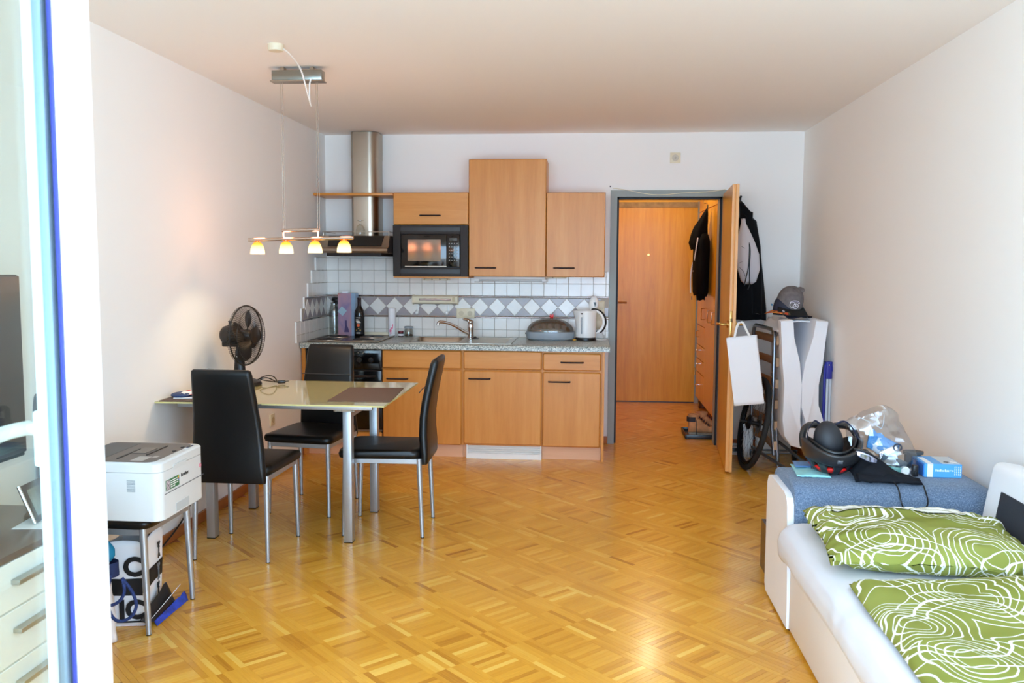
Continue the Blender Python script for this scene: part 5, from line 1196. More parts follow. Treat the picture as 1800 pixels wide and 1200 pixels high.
# sunglasses and black garment
gm = T('cycling_garment', 'crumpled black cycling garment with a thin cord, between helmet and clear bag', 'garment', (1.19, 3.66, ZA))
def garm(u, v):
    x = 1.075 + .255 * u; y = 3.585 + .20 * v - .02 * u
    hgt = .10 * math.exp(-((u - .32) / .26) ** 2) * (v ** .8) * (1.15 - .2 * v) + .035 * math.sin(PI * min(1, v * 1.3)) * (1 - .4 * u)
    return (x, y, ZA + .006 + max(0, hgt * math.sin(PI * min(1, .08 + u * .94)) ** .5 + .016 * nz(u * 5, v * 5, 3) * min(1, u * 6, (1 - u) * 6)))
gm.p('fabric', MB().grid(garm, 40, 30), navycloth, sharp=80, solid=.006)
gm.p('folded_hem', MB().grid(lambda u, v: (1.085 + .24 * u, 3.572 + .07 * v - .012 * u, ZA + .010 + .022 * math.sin(PI * v) * (.6 + .5 * math.sin(3 * u + .5)) + .006 * nz(u * 8, v * 3)), 30, 8), navycloth, sharp=80, solid=.006)
gm.p('cord', MB().tube(spline([(1.215, 3.60, ZA + .02), (1.222, 3.53, ZA - .002), (1.225, 3.497, ZA - .05), (1.24, 3.494, ZA - .08), (1.27, 3.493, ZA - .098), (1.295, 3.493, ZA - .094), (1.318, 3.494, ZA - .07), (1.326, 3.497, ZA - .04), (1.326, 3.55, ZA + .006)], 6), .0028, 6), black)
gg = T('sport_glasses', 'dark sports glasses with a bright reflecting lens lying on the black garment', 'glasses', (1.125, 3.68, ZA + .10))
gg.p('lens', MB().grid(lambda u, v: (1.085 + .085 * u, 3.632 - .012 * math.sin(PI * u), ZA + .115 - .036 * u + (v - .5) * .030 * math.sin(PI * (u * .9 + .05)) ** .5), 14, 6), M('mirror_lens', (206, 212, 240), .06, .9), solid=.003)
gg.p('frame', MB().tube(spline([(1.08, 3.64, ZA + .128), (1.105, 3.628, ZA + .125), (1.14, 3.625, ZA + .11), (1.175, 3.64, ZA + .088)], 5), .005, 8), black)
gg.p('temple_arm', MB().tube(spline([(1.175, 3.64, ZA + .088), (1.19, 3.69, ZA + .085), (1.18, 3.75, ZA + .08)], 5), .004, 6), black)
# clear bag with contents
PBx = 1.245
pb = T('clear_bag', 'tall crumpled clear plastic bag of toiletries standing on the sofa arm', 'bag', (PBx, 3.76, ZA))
def bagp(u, v):
    a = 2 * PI * u
    cx = 1.302 - .118 * v - .02 * math.sin(3 * v); w_ = .068 + .055 * math.sin(PI * min(1, .12 + v * .80)) ** .8 - .02 * (v > .9) * (v - .9) * 10
    d_ = .05 * (1 - .55 * v)
    j = .016 * nz(a * 1.3, v * 4.2, 1.7) + .007 * nz(a * 3.4, v * 9.0, 6.1)
    return (cx + (w_ + j) * math.cos(a), 3.765 + (d_ + j) * math.sin(a) + .02 * v, ZA + .004 + .255 * v + .028 * v * math.cos(a - .4) + .012 * v * nz(a, v * 3))
pb.p('film', MB().grid(bagp, 44, 30, True), film, sharp=16)
pb.p('top_fold', MB().tube(spline([(1.135, 3.78, ZA + .235), (1.17, 3.765, ZA + .222), (1.21, 3.76, ZA + .20), (1.225, 3.765, ZA + .192), (1.235, 3.77, ZA + .215), (1.24, 3.785, ZA + .245)], 5), .0022, 5), M('film_crease', (236, 240, 244), .2, alpha=.55))
pb.p('blue_wrapper', MB().grid(lambda u, v: (1.165 + .12 * u + .02 * v, 3.755 + .02 * v, ZA + .115 - .07 * u + .075 * v + .012 * nz(u * 7, v * 7, 2)), 18, 12), printed('wrapper_blue', (230, 240, 250)), solid=.01)
bpy.data.materials['wrapper_blue'].node_tree.nodes['Color Ramp'].color_ramp.elements[0].color = lin((70, 150, 220))
bpy.data.materials['wrapper_blue'].node_tree.nodes['Color Ramp'].color_ramp.elements[1].color = lin((92, 164, 226))
pb.p('foil_sachet', MB().grid(lambda u, v: (1.215 + .075 * u, 3.742 + .01 * v, ZA + .065 + .035 * u + .03 * v + .01 * nz(u * 9, v * 9, 8)), 14, 8), M('silver_foil', (206, 208, 216), .2, .9), solid=.004)
pb.p('dark_tube', MB().cyl((1.225, 3.755, ZA + .075), (1.325, 3.755, ZA + .036), .024, .018, 16), M('dark_teal_tube', (70, 88, 100), .4))
pb.p('teal_carton', MB().box((1.27, 3.735, ZA + .022), (.07, .03, .03), Matrix.Rotation(R(8), 3, 'Y'), .003), M('teal_carton', (130, 200, 190), .5))
pb.p('bottle_cap', MB().lathe([(0, 0), (.019, 0), (.019, .028), (.014, .032), (.009, .03), (0, .03)], (1.315, 3.748, ZA + .022), 20, Matrix.Rotation(R(90), 3, 'X')), whiteplastic)
pb.p('ring_handle', MB().tube([(1.285 + .016 * math.cos(t), 3.735, ZA + .118 + .014 * math.sin(t)) for t in [2 * PI * k / 18 for k in range(18)]], .0035, 6, True), M('ring_dark', (60, 64, 78), .3))
solo('charger_plug', MB().box((1.352, 3.72, ZA + .027), (.02, .03, .046), None, .003).box((1.352, 3.704, ZA + .02), (.007, .003, .01)), M('plug_black', (26, 24, 26), .35), 'small black plug adapter standing between clear bag and blue box', 'adapter', (1.352, 3.72, ZA))
# blue box
bb_ = T('blue_box', 'light blue cardboard box with dark opening lying on the sofa arm by the wall', 'box', (1.46, 3.79, ZA))
bxm = Matrix.Translation((1.465, 3.79, ZA)) @ Matrix.Rotation(R(-2), 4, 'Z')
bb_.p('box', MB().box((0, 0, .029), (.148, .155, .056), None, .001, 1).xf(bxm), M('box_blue', (86, 168, 232), .4))
bb_.p('open_side_flap', MB().bx(-.078, -.0745, -.075, .075, .004, .052).xf(bxm), M('box_deep_blue', (36, 112, 196), .5))
bb_.p('white_stripe', MB().bx(-.062, -.040, -.0785, -.077, .002, .056).bx(-.062, -.040, -.0785, .05, .0568, .0576).xf(bxm), paperw)
bb_.p('grey_lid_print', MB().bx(.0, .07, -.07, .075, .0568, .0574).xf(bxm), M('lid_grey', (196, 206, 212), .4))
bb_.p('thumb_hole', MB().prism([(.012, -.04), (.03, -.048), (.055, -.055), (.06, -.05), (.04, -.03), (.018, -.028)], 'xy', .0572, .0580).xf(bxm), black)
bb_.p('thumb_hole_paper', MB().prism([(.03, -.042), (.062, -.052), (.064, -.04), (.045, -.028)], 'xy', .0576, .0586).xf(bxm), paperw)
lpr = MB()
for k in range(9): lpr.bx(-.030 + k * .0062, -.026 + k * .0062, -.0787, -.077, .026, .026 + .007 + .003 * (k % 3 == 0))
lpr.bx(.029, .031, -.0787, -.077, .028, .034)
for k in range(4):
    for j in range(4): lpr.bx(.045 + j * .0072, .0475 + j * .0072, -.0787, -.077, .012 + k * .010, .019 + k * .010)
o_ = bb_.p('box_print', lpr.xf(bxm), M('white_print', (236, 242, 248), .5)); o_['kind'] = 'stuff'
bb_.p('print_dot', MB().sph((.0385, -.0775, .030), (.0035, .001, .0035), 10, 6).xf(bxm), paperw)
solo('flat_case', MB().loft([[(1.40 + .045 * math.cos(t) * (1 if math.cos(t) > 0 else .9), 3.885 + .03 * math.sin(t), ZA + .062 + z) for t in [2 * PI * k / 22 for k in range(22)]] for z in (0, .006, .012)]).bx(1.37, 1.43, 3.872, 3.898, ZA, ZA + .063), M('dark_grey_foam', (70, 74, 76), .6), 'dark rounded flat object behind the blue box on the sofa arm', 'case', (1.40, 3.885, ZA))

# ================================================================== CORNER BY THE ROOM DOOR
# --- paper bag on the door handle
bx_ = T('paper_bag', 'plain white paper carrier bag hanging from the open door handle', 'bag', (1.06, 6.09, .50))

def pbag(u, v):
    n = 4; uu = (u % 1) * n; i = int(uu) % 4; t = uu - int(uu)
    A = [Vector((.930, 6.065)), Vector((1.126, 6.045)), Vector((1.138, 6.115)), Vector((.942, 6.135))]
    p = A[i].lerp(A[(i + 1) % 4], t); k = .4 + .6 * (1 - v)
    c = Vector((1.034, 6.09)); p = Vector((p.x, c.y + (p.y - c.y) * k))
    sh = .064 * (1 - v); top = .012 * (p.x - 1.03) / .1
    return (p.x + sh + .002 * nz(u * 7, v * 4), p.y + .003 * nz(u * 5, v * 5, 4), .508 + .464 * v + top)
bx_.p('bag', MB().grid(pbag, 41, 20, True).loft([[pbag(k / 4, 0) for k in range(4)], [(pbag(k / 4, 0)[0], pbag(k / 4, 0)[1], pbag(k / 4, 0)[2] + .003) for k in range(4)]]), paperw, solid=.0012, sharp=30)
tape = M('white_ribbon', (240, 240, 238), .7)
bx_.p('ribbon_handle', MB().tube(spline([(.985, 6.075, .965), (.998, 6.10, 1.02), (1.018, 6.135, 1.058), (1.045, 6.16, 1.064), (1.05, 6.12, 1.055), (1.068, 6.09, 1.01), (1.085, 6.065, .975)], 5), .0075, 6, flat=.22), tape)
bx_.p('ribbon_handle', MB().tube(spline([(.985, 6.105, .965), (1.0, 6.13, 1.02), (1.03, 6.155, 1.06), (1.055, 6.16, 1.06), (1.072, 6.12, 1.01), (1.092, 6.10, .975)], 5), .0075, 6, flat=.22), tape)
# --- folded guest bed
fbx = T('folding_bed', 'folded tubular guest bed with wooden slats and white mattress in the corner', 'folding bed', (1.42, 6.6, 0))
tubem = M('bed_tube', (150, 156, 164), .32, .85)
xa, xb = 1.262, 1.325           # far and near ends of the slatted side lean a little
def fx(y): return 1.268 + (6.93 - y) * .075
ya, yb = 6.36, 6.93
fr_pts = [(fx(ya) + .02, ya, .10), (fx(ya), ya, .30), (fx(ya), ya, .94)] + [(fx(ya + .06 * (1 - math.cos(t))), ya + .06 * (1 - math.cos(t)), .94 + .06 * math.sin(t)) for t in [R(a) for a in (30, 60, 90)]] + \
         [(fx(yb - .06), yb - .06, 1.0)] + [(fx(yb - .06 + .06 * math.sin(t)), yb - .06 + .06 * math.sin(t), .94 + .06 * math.cos(t)) for t in [R(a) for a in (30, 60, 90)]] + [(fx(yb), yb, .30), (fx(yb) + .02, yb, .10)]
fbx.p('side_frame', MB().tube(fr_pts, .0145, 10), tubem)
fr2 = [(p[0] + .33 - (.0), p[1], p[2] - .02) for p in fr_pts]
fbx.p('side_frame', MB().tube(fr2, .0145, 10), tubem)
for k, z in enumerate((.925, .770, .615, .465, .315, .17)):
    fbx.p('slat', MB().grid(lambda u, v: (fx(ya + .57 * u) + .006 + .025 * math.sin(PI * u), ya + .57 * u, z + .055 * (v - .5)), 12, 3), slatwood, solid=.008)
    fbx.p('slat_holder', MB().bx(fx(ya) + .012, fx(ya) + .038, ya - .016, ya + .006, z - .032, z + .032, .004), M('holder_tan', (214, 176, 140), .6) if k == 0 else bpy.data.materials['holder_tan'])
for s_, (y_, z_) in enumerate(((ya, .665), (ya, .695))): fbx.p('rivet', MB().sph((fx(y_) - .014, y_ - .003, z_), .006, 8, 6), chrome)
fbx.p('cross_leg', MB().tube([(fx(ya) + .03, ya - .005, .30), (fx(ya) + .05, ya, .02)], .013, 10), tubem)
fbx.p('cross_leg', MB().tube([(1.225, 6.63, .10), (1.42, 6.13, .02)], .0115, 10), tubem); fbx.p('cross_leg', MB().tube([(1.40, 6.55, .16), (1.58, 6.1, .03)], .0115, 10), tubem)
fbx.p('axle_bar', MB().tube([(1.22, 6.64, .075), (1.56, 6.64, .075)], .008, 8), tubem)
for x in (1.228, 1.535): fbx.p('caster', MB().cyl((x - .012, 6.63, .036), (x + .012, 6.63, .036), .036, n=20).bx(x - .018, x + .018, 6.62, 6.65, .035, .08, .004), black)
# folded mattress: a U of padded ticking, its open folds facing the room
def ushape(y, k, th):
    mid = [(1.325, 1.085), (1.335, .97), (1.36, .80), (1.381, .65), (1.381, .50), (1.372, .40), (1.387, .31), (1.417, .265), (1.46, .25), (1.50, .265), (1.53, .31), (1.535, .40), (1.502, .50), (1.500, .65), (1.517, .80), (1.552, .97), (1.562, 1.085)]
    return mid
def matt(y):
    mid = ushape(y, 1, 0); n = len(mid); L = []; Rr = []
    for i in range(n):
        a = Vector(mid[max(i - 1, 0)]); b = Vector(mid[min(i + 1, n - 1)]); d = (b - a).normalized(); nn = Vector((-d.y, d.x))
        s_ = i / (n - 1); th = .058 if .1 < s_ < .9 else .042
        if .4 < s_ < .6: th = .05
        j = .012 * nz(s_ * 16, y * 5, 2)
        p = Vector(mid[i]); L.append((p + nn * (th + j))); Rr.append((p - nn * (th - j)))
    ring = L + Rr[::-1]; lo = 1.255 + .10 * min(1, max(0, (y - 6.18) / .14))
    return [(max(lo, min(q.x, 1.622)), y + .014 * nz(q.x * 16, q.y * 4, 1), q.y) for q in ring]
fbx.p('mattress', MB().loft([[(1.465 + (x - 1.465) * .985, y, .64 + (z - .64) * .985) for x, y, z in matt(6.068)], matt(6.085), matt(6.15), matt(6.3), matt(6.5), matt(6.68), [(1.465 + (x - 1.465) * .985, y, .64 + (z - .64) * .985) for x, y, z in matt(6.70)]]), whitecloth, sharp=80)
fbx.p('cover_top', MB().grid(lambda u, v: (1.30 + .31 * u + .006 * nz(u * 6, v * 6), 6.22 + .56 * v, 1.045 + .028 * math.sin(PI * u) - .05 * (2 * u - 1) ** 4 + .010 * nz(u * 5, v * 5, 3)), 26, 26), whitecloth, sharp=80, solid=.01)
fbx.p('cover_drape', MB().grid(lambda u, v: (1.345 + .02 * (1 - v) + .012 * math.sin(11 * u + 1) * v, 6.38 + .48 * u, 1.065 - (.06 + .14 * math.exp(-((u - .25) / .4) ** 2)) * v), 30, 8), whitecloth, sharp=80, solid=.006)
cush = MB().grid(lambda u, v: (1.36 + .015 * math.sin(9 * v), 6.30 + .5 * u, .15 + .62 * v + .03 * nz(u * 6, v * 6)), 14, 20)
fbx.p('patterned_lining', MB().grid(lambda u, v: (1.362 + .006 * nz(u * 5, v * 9), 6.40 + .22 * u, .58 + .28 * v), 10, 14), printed('black_white_ticking', (30, 34, 44)), solid=.004)
bpy.data.materials['black_white_ticking'].node_tree.nodes['Color Ramp'].color_ramp.elements[2].position = .47
bpy.data.materials['black_white_ticking'].node_tree.nodes['Color Ramp'].color_ramp.elements[1].position = .45
# --- caps on top of the bed
def cap(name, label, c, crown, brimm, h, face, tilt, roll_=0, brim_len=.075, under=None, underside=True):
    t = T(name, label, 'cap', c, 0, None)
    mt = Matrix.Translation(c) @ Matrix.Rotation(face, 4, 'Z') @ Matrix.Rotation(tilt, 4, 'X') @ Matrix.Rotation(roll_, 4, 'Y')   # local -y is the brim side
    def dome(u, v):
        a = 2 * PI * u; th = PI / 2 * v; r_ = math.cos(th) ** .62
        seam = 1 - .012 * abs(math.sin(3 * a))
        return (.092 * r_ * seam * math.cos(a), .100 * r_ * seam * math.sin(a), h * math.sin(th) ** .9 * (1 + .03 * math.sin(2 * a)))
    t.p('crown', MB().grid(dome, 48, 14, True).xf(mt), crown, sharp=70, solid=.002)
    t.p('top_button', MB().sph((0, 0, h), (.008, .008, .005), 12, 8).xf(mt), crown)
    def brim(u, v):
        a = -PI / 2 + (u - .5) * 2.5; base = (.094 * math.cos(a), .101 * math.sin(a))
        out = (.118 * math.cos(a) * .95, -.10 - brim_len * (1 - (2 * u - 1) ** 4 * .75) + .02 * abs(2 * u - 1) ** 2)
        x = base[0] + (out[0] - base[0]) * v; y = base[1] + (out[1] - base[1]) * v
        return (x, y, .006 - 1.6 * x * x * v - .006 * v)
    t.p('brim', MB().grid(brim, 30, 8).xf(mt), brimm, sharp=70, solid=.004)
    return t, mt
floral = M('orange_floral', (206, 96, 40), .7)
def floral_mat():
    mt, nt, b = newmat('floral_print'); mp = coords(nt); v = N(nt, 'ShaderNodeTexVoronoi', Scale=46.0); nt.links.new(mp.outputs[0], v.inputs['Vector'])
    se = nt.nodes.new('ShaderNodeSeparateColor'); nt.links.new(v.outputs['Color'], se.inputs[0])
    rr_ = ramp(nt, se.outputs[0], [(0, lin((70, 60, 40))), (.3, lin((206, 80, 40))), (.65, lin((226, 140, 50))), (.9, lin((90, 120, 80)))], 'CONSTANT'); nt.links.new(rr_.outputs[0], b.inputs['Base Color']); b.inputs['Roughness'].default_value = .8; return mt
capz = 1.108
cap('baseball_cap', 'navy cap at the bottom of the cap stack on the folded bed', (1.392, 6.36, capz), M('navy_cap', (24, 28, 48), .8), bpy.data.materials['navy_cap'], .085, R(38), 0, 0, .07)
t2_, m2_ = cap('baseball_cap', 'dark blue cap with orange floral brim in the middle of the cap stack', (1.388, 6.36, capz + .030), M('slate_cap', (44, 48, 66), .8), floral_mat(), .105, R(-42), R(3), 0, .07)
t2_.p('small_tag', MB().box((-.075, -.072, .045), (.022, .004, .014), Matrix.Rotation(R(-46), 3, 'Z')).xf(m2_), M('tag_blue', (60, 150, 200), .5))
t3_, m3_ = cap('baseball_cap', 'grey cap with black brim and white emblem on top of the stack', (1.402, 6.36, capz + .074), M('grey_melange', (112, 106, 106), .9, var=(40, .08)), M('black_brim', (16, 18, 18), .8), .128, R(6), R(24), R(6), .085)
def oncrown(x, z):   # a point on the crown front in cap space
    th = math.asin(min(1, max(0, z / .128) ** (1 / .9))); r_ = math.cos(th) ** .62
    xx = max(-.99, min(.99, x / (.092 * r_))); a = math.acos(xx)
    return Vector((.092 * r_ * math.cos(a), -.100 * r_ * math.sin(a) - .003, z))
ew = M('emblem_white', (236, 234, 240), .6); ep = M('emblem_violet', (96, 86, 116), .7)
def loop(cx, cz, rx_, rz, n=22, wob=0): return [oncrown(cx + (rx_ + wob * math.sin(6 * t)) * math.cos(t), cz + (rz + wob * math.sin(6 * t)) * math.sin(t)) for t in [2 * PI * k / n for k in range(n)]]
for pts in (loop(-.014, .043, .019, .019), loop(.010, .036, .019, .018)): t3_.p('emblem_ring', MB().tube(pts, .0019, 6, True).xf(m3_), ew)
t3_.p('emblem_triangle', MB().tube([oncrown(x, z) for x, z in ((-.012, .032), (-.002, .058), (.012, .036), (.024, .042), (.010, .032), (-.012, .032))], .0019, 6).xf(m3_), ew)
arcpts = [oncrown(-.0 + .033 * math.cos(t), .046 + .026 * math.sin(t)) for t in [R(a) for a in range(160, 15, -10)]]
t3_.p('emblem_arch', MB().tube(arcpts, .0055, 6, flat=.4).xf(m3_), ew)
t3_.p('emblem_arch_letters', MB().tube([p + Vector((0, -.0022, 0)) for p in arcpts[1:-1]], .0028, 6, flat=.4).xf(m3_), ep)
t3_.p('crown_dent', MB().sph((.06, .02, .112), (.03, .03, .018), 14, 8).xf(m3_), bpy.data.materials['grey_melange'])
brl = lambda x, y: Vector((x, y, .0095 - 1.6 * x * x))
t3_.p('brim_mark', MB().tube([brl(-.082, -.118), brl(-.078, -.110), brl(-.074, -.118), brl(-.070, -.110)], .0025, 5).tube([brl(-.080, -.124), brl(-.074, -.130), brl(-.068, -.124)], .0025, 5).xf(m3_), ew)
# --- bicycle wheel leaning on the bed
wh = T('bicycle_wheel', 'black bicycle wheel leaning against the folded guest bed', 'bicycle wheel', (1.105, 6.34, 0))
wy, wl_ = R(3.4), .20
hdir = Vector((-math.sin(wy), math.cos(wy), 0)); nrm = Vector((math.cos(wy), math.sin(wy), 0))
uu_ = Vector((0, 0, 1)) * math.cos(wl_) + nrm * math.sin(wl_); axn = hdir.cross(uu_).normalized()
WC = Vector((1.112, 6.34, 0)) + uu_ * .338
def wp(r_, a, d=0): return WC + (hdir * math.cos(a) + uu_ * math.sin(a)) * r_ + axn * d
wh.p('tyre', MB().tube([wp(.320, 2 * PI * k / 72) for k in range(72)], .0185, 12, True), rubber)
wh.p('rim', MB().tube([wp(.288, 2 * PI * k / 72) for k in range(72)], .014, 8, True), M('rim_black', (24, 24, 26), .35, .4))
wh.p('hub', MB().cyl(wp(0, 0, -.045), wp(0, 0, .045), .016, n=14).cyl(wp(0, 0, -.04), wp(0, 0, -.034), .03, n=18).cyl(wp(0, 0, .034), wp(0, 0, .04), .03, n=18), black)
sg = -1 if axn.x > 0 else 1
wh.p('axle', MB().cyl(wp(0, 0, -.085), wp(0, 0, .085), .006, n=10).cyl(wp(0, 0, sg * .06), wp(0, 0, sg * .10), .013, n=12), black)
wh.p('sprockets', MB().cyl(wp(0, 0, sg * .03), wp(0, 0, sg * .036), .055, n=26).cyl(wp(0, 0, sg * .037), wp(0, 0, sg * .043), .045, n=26).cyl(wp(0, 0, sg * .044), wp(0, 0, sg * .05), .035, n=24), M('sprocket', (44, 44, 48), .3, .8))
wh.p('brake_disc', MB().cyl(wp(0, 0, -sg * .036), wp(0, 0, -sg * .038), .07, n=30), M('disc_steel', (120, 122, 126), .3, .9))
sp = MB()
for k in range(28):
    a = 2 * PI * k / 28; off = .5 if k % 2 else -.5
    sp.cyl(wp(.028, a + off * (1 if k % 4 < 2 else -1), .037 if k % 2 else -.037), wp(.282, a, 0), .0011, n=4, caps=False)
wh.p('spoke', sp, M('spoke_steel', (140, 142, 146), .3, .9))['kind'] = 'stuff'
wh.p('reflector', MB().box(wp(.20, R(-20), 0), (.03, .006, .05), None, .002), M('reflector_clear', (200, 206, 210), .2))
# --- boxes and reel on the floor behind the wheel
rt_ = T('router_box', 'wide white router box with small red letter logo on the floor under the folded bed', 'router', (1.42, 6.86, 0))
rt_.p('housing', MB().loft([rrect(1.43, 6.88, .135, .02, .018, 5, z) for z in (.012, .215, .222)]), whiteplastic)
rt_.p('foot_bar', MB().bx(1.29, 1.60, 6.86, 6.90, 0, .013, .003), M('pale_grey_bar', (170, 176, 178), .5))
rt_.p('logo_letter', textmb('A', .045, facing((1.452, 6.8595, .085), (1, 0, 0), (0, 0, 1)), .0006), M('logo_red', (214, 34, 56), .5))
rt_.p('logo_digit', textmb('1', .028, facing((1.474, 6.8595, .094), (1, 0, 0), (0, 0, 1)), .0006), M('logo_navy', (40, 40, 110), .5))
rt_.p('status_light', MB().bx(1.43, 1.447, 6.858, 6.861, .168, .172).bx(1.475, 1.482, 6.858, 6.861, .168, .172), M('status_green', (190, 220, 200), .4))
ub = T('upright_router', 'tall narrow white rounded device standing behind the bicycle wheel', 'router', (1.20, 6.75, 0))
ub.p('housing', MB().loft([rrect(1.205, 6.78, .045 * k, .07 * k, .022, 5, z) for z, k in ((.0, .85), (.01, .95), (.10, 1.0), (.24, .96), (.262, .85))]), whiteplastic); ub.p('slit', MB().bx(1.247, 1.252, 6.76, 6.766, .03, .24), M('slit_blue', (50, 66, 160), .4))
cr_ = T('cable_reel', 'flat white reel of coiled cable on the floor beside the open door', 'cable reel', (1.13, 6.86, 0))
cr_.p('reel', MB().lathe([(.0, 0), (.075, 0), (.078, .008), (.05, .012), (.045, .03), (.05, .05), (.072, .054), (.074, .06), (.04, .062), (.036, .02), (0, .02)], (1.13, 6.88, 0), 30), M('reel_white', (214, 216, 218), .35))
cr_.p('coil', MB().tube([(1.13 + .052 * math.cos(t) * (1 + .04 * math.sin(5 * t)), 6.88 + .052 * math.sin(t), .02 + .022 * (t / (8 * PI))) for t in [8 * PI * k / 96 for k in range(97)]], .006, 6), black)
# --- ironing board leaning on the wall
ib = T('ironing_board', 'narrow folded board with violet-blue frame leaning on the right wall', 'ironing board', (1.62, 6.15, 0))
bl_ = M('violet_blue', (44, 48, 150), .4)
ib.p('frame', MB().tube(spline([(1.598, 6.10, .02), (1.598, 6.10, .40), (1.598, 6.10, .74), (1.604, 6.10, .785), (1.620, 6.10, .80), (1.636, 6.10, .785), (1.641, 6.10, .74)], 5), .0095, 10), bl_)
ib.p('hinge_cap', MB().loft([rrect(1.622, 6.11, .024, .024, .015, 4, z) for z in (.69, .72, .80, .806)]), bl_)
ib.p('hinge_pin', MB().sph((1.622, 6.086, .785), .006, 10, 8), chrome)
ib.p('board', MB().bx(1.610, 1.645, 6.10, 6.42, .05, .70, .006), M('board_silver', (206, 214, 222), .4)); ib.p('board_edge', MB().bx(1.623, 1.629, 6.094, 6.10, .05, .69), M('edge_grey', (150, 158, 168), .4))
ib.p('lower_leg', MB().tube([(1.50, 6.2, .03), (1.60, 6.12, .10), (1.602, 6.11, .2)], .011, 8), bl_); ib.p('leg_cap', MB().bx(1.49, 1.53, 6.17, 6.23, 0, .06, .004), bl_)
# --- clothes: hanging cloth made of stacked soft outlines
def hang(sections, n=40, fold=.10, seed=0.0):
    rings = []
    for (z, cx, cy, a, b) in sections:
        ring = []
        for k in range(n):
            t = 2 * PI * k / n
            f = 1 + fold * (math.sin(5 * t + seed + z * 2) * .5 + nz(math.cos(t) * 2 + seed, math.sin(t) * 2, z * 3.0))
            ring.append((cx + a * math.copysign(abs(math.cos(t)) ** .8, math.cos(t)) * f, cy + b * math.copysign(abs(math.sin(t)) ** .8, math.sin(t)) * f, z + .006 * math.sin(4 * t + seed)))
        rings.append(ring)
    return MB().loft(rings)
coat = T('black_coat', 'long black coat hanging from a wall hook behind the open door', 'coat', (1.24, 7.05, 1.02))
coat.p('coat_body', hang([(1.03, 1.262, 7.05, .118, .05), (1.12, 1.26, 7.05, .117, .052), (1.35, 1.245, 7.05, .105, .052), (1.60, 1.228, 7.05, .09, .052), (1.74, 1.218, 7.05, .075, .05), (1.80, 1.216, 7.05, .07, .045), (1.835, 1.20, 7.05, .045, .035), (1.93, 1.175, 7.07, .022, .025), (1.95, 1.165, 7.08, .01, .015)], fold=.06), blackcloth, sharp=80)
coat.p('collar', MB().grid(lambda u, v: (1.165 + .085 * u, 7.02 - .01 * math.sin(PI * u), 1.925 - .055 * u - .075 * v + .01 * math.sin(6 * u)), 14, 6), blackcloth, sharp=80, solid=.01)
coat.p('sleeve', hang([(1.08, 1.30, 7.0, .035, .03), (1.3, 1.295, 7.01, .042, .034), (1.6, 1.275, 7.03, .045, .04), (1.79, 1.25, 7.045, .035, .035), (1.82, 1.235, 7.05, .015, .02)], 24, .08, 2), blackcloth, sharp=80)
wk = T('coat_hook', 'dark wall hook holding the black coat beside the door', 'hook', (1.165, YB, 1.965))
wk.p('plate', MB().bx(1.155, 1.178, YB - .01, YB, 1.94, 1.995, .003), black); wk.p('prong', MB().tube([(1.166, YB - .008, 1.975), (1.166, YB - .045, 1.97), (1.166, YB - .055, 1.985)], .005, 8).sph((1.166, YB - .055, 1.99), .009, 10, 8), black)
gb = T('gym_sack', 'white drawstring gym sack with black drawings hanging over the black coat', 'sack', (1.20, 6.94, 1.3))
gb.p('sack', hang([(1.315, 1.215, 6.945, .032, .02), (1.335, 1.218, 6.94, .058, .04), (1.43, 1.214, 6.935, .085, .05), (1.54, 1.205, 6.935, .085, .05), (1.64, 1.19, 6.94, .064, .044), (1.73, 1.178, 6.95, .035, .03), (1.775, 1.172, 6.96, .018, .02), (1.81, 1.17, 6.965, .016, .018)], 44, .07, 1.1), M('sack_white', (214, 210, 214), .85, bump=(24, .3)), sharp=80)
gb.p('cord', MB().tube(spline([(1.205, 6.91, 1.66), (1.21, 6.885, 1.58), (1.205, 6.88, 1.45), (1.19, 6.885, 1.36), (1.18, 6.89, 1.30)], 6), .004, 6), black)
gb.p('cord', MB().tube(spline([(1.21, 6.91, 1.66), (1.216, 6.885, 1.56), (1.213, 6.88, 1.43), (1.218, 6.885, 1.32), (1.205, 6.89, 1.27)], 6), .004, 6), black)
for pts in ([(1.15, 1.60), (1.175, 1.585)], [(1.155, 1.545), (1.182, 1.54), (1.185, 1.528), (1.16, 1.527)], [(1.135, 1.47), (1.16, 1.485), (1.168, 1.46)], [(1.14, 1.44), (1.17, 1.41), (1.185, 1.37)]):
    gb.p('ink_drawing', MB().tube([(x, 6.884 + (1.214 - x) * .16, z) for x, z in pts], .0016, 5), M('ink', (60, 56, 66), .7) if 'ink' not in bpy.data.materials else bpy.data.materials['ink'])
# --- hall: jacket, boots on their tray
hj = T('black_jacket', 'black hooded jacket with white piping hanging on the hall cupboard', 'jacket', (1.03, 8.28, 1.15))
hj.p('jacket_body', hang([(1.17, 1.035, 8.36, .05, .19), (1.21, 1.035, 8.36, .062, .23), (1.40, 1.033, 8.34, .066, .235), (1.60, 1.032, 8.30, .066, .22), (1.68, 1.03, 8.28, .064, .19), (1.74, 1.035, 8.27, .045, .12)], 40, .14, .4), M('jacket_black', (11, 11, 14), .95, spec=.1, bump=(30, .3)), sharp=80)
hj.p('hood', hang([(1.60, 1.01, 8.32, .07, .16), (1.66, 1.0, 8.33, .078, .185), (1.74, 1.01, 8.30, .07, .15), (1.80, 1.02, 8.29, .058, .13), (1.86, 1.04, 8.26, .04, .085), (1.93, 1.06, 8.25, .02, .045), (1.965, 1.07, 8.25, .008, .015)], 30, .08, 1.0), bpy.data.materials['jacket_black'], sharp=80)
hj.p('cuff', hang([(1.135, 1.03, 8.25, .035, .07), (1.18, 1.03, 8.25, .04, .08)], 22, .05), bpy.data.materials['jacket_black'], sharp=80)
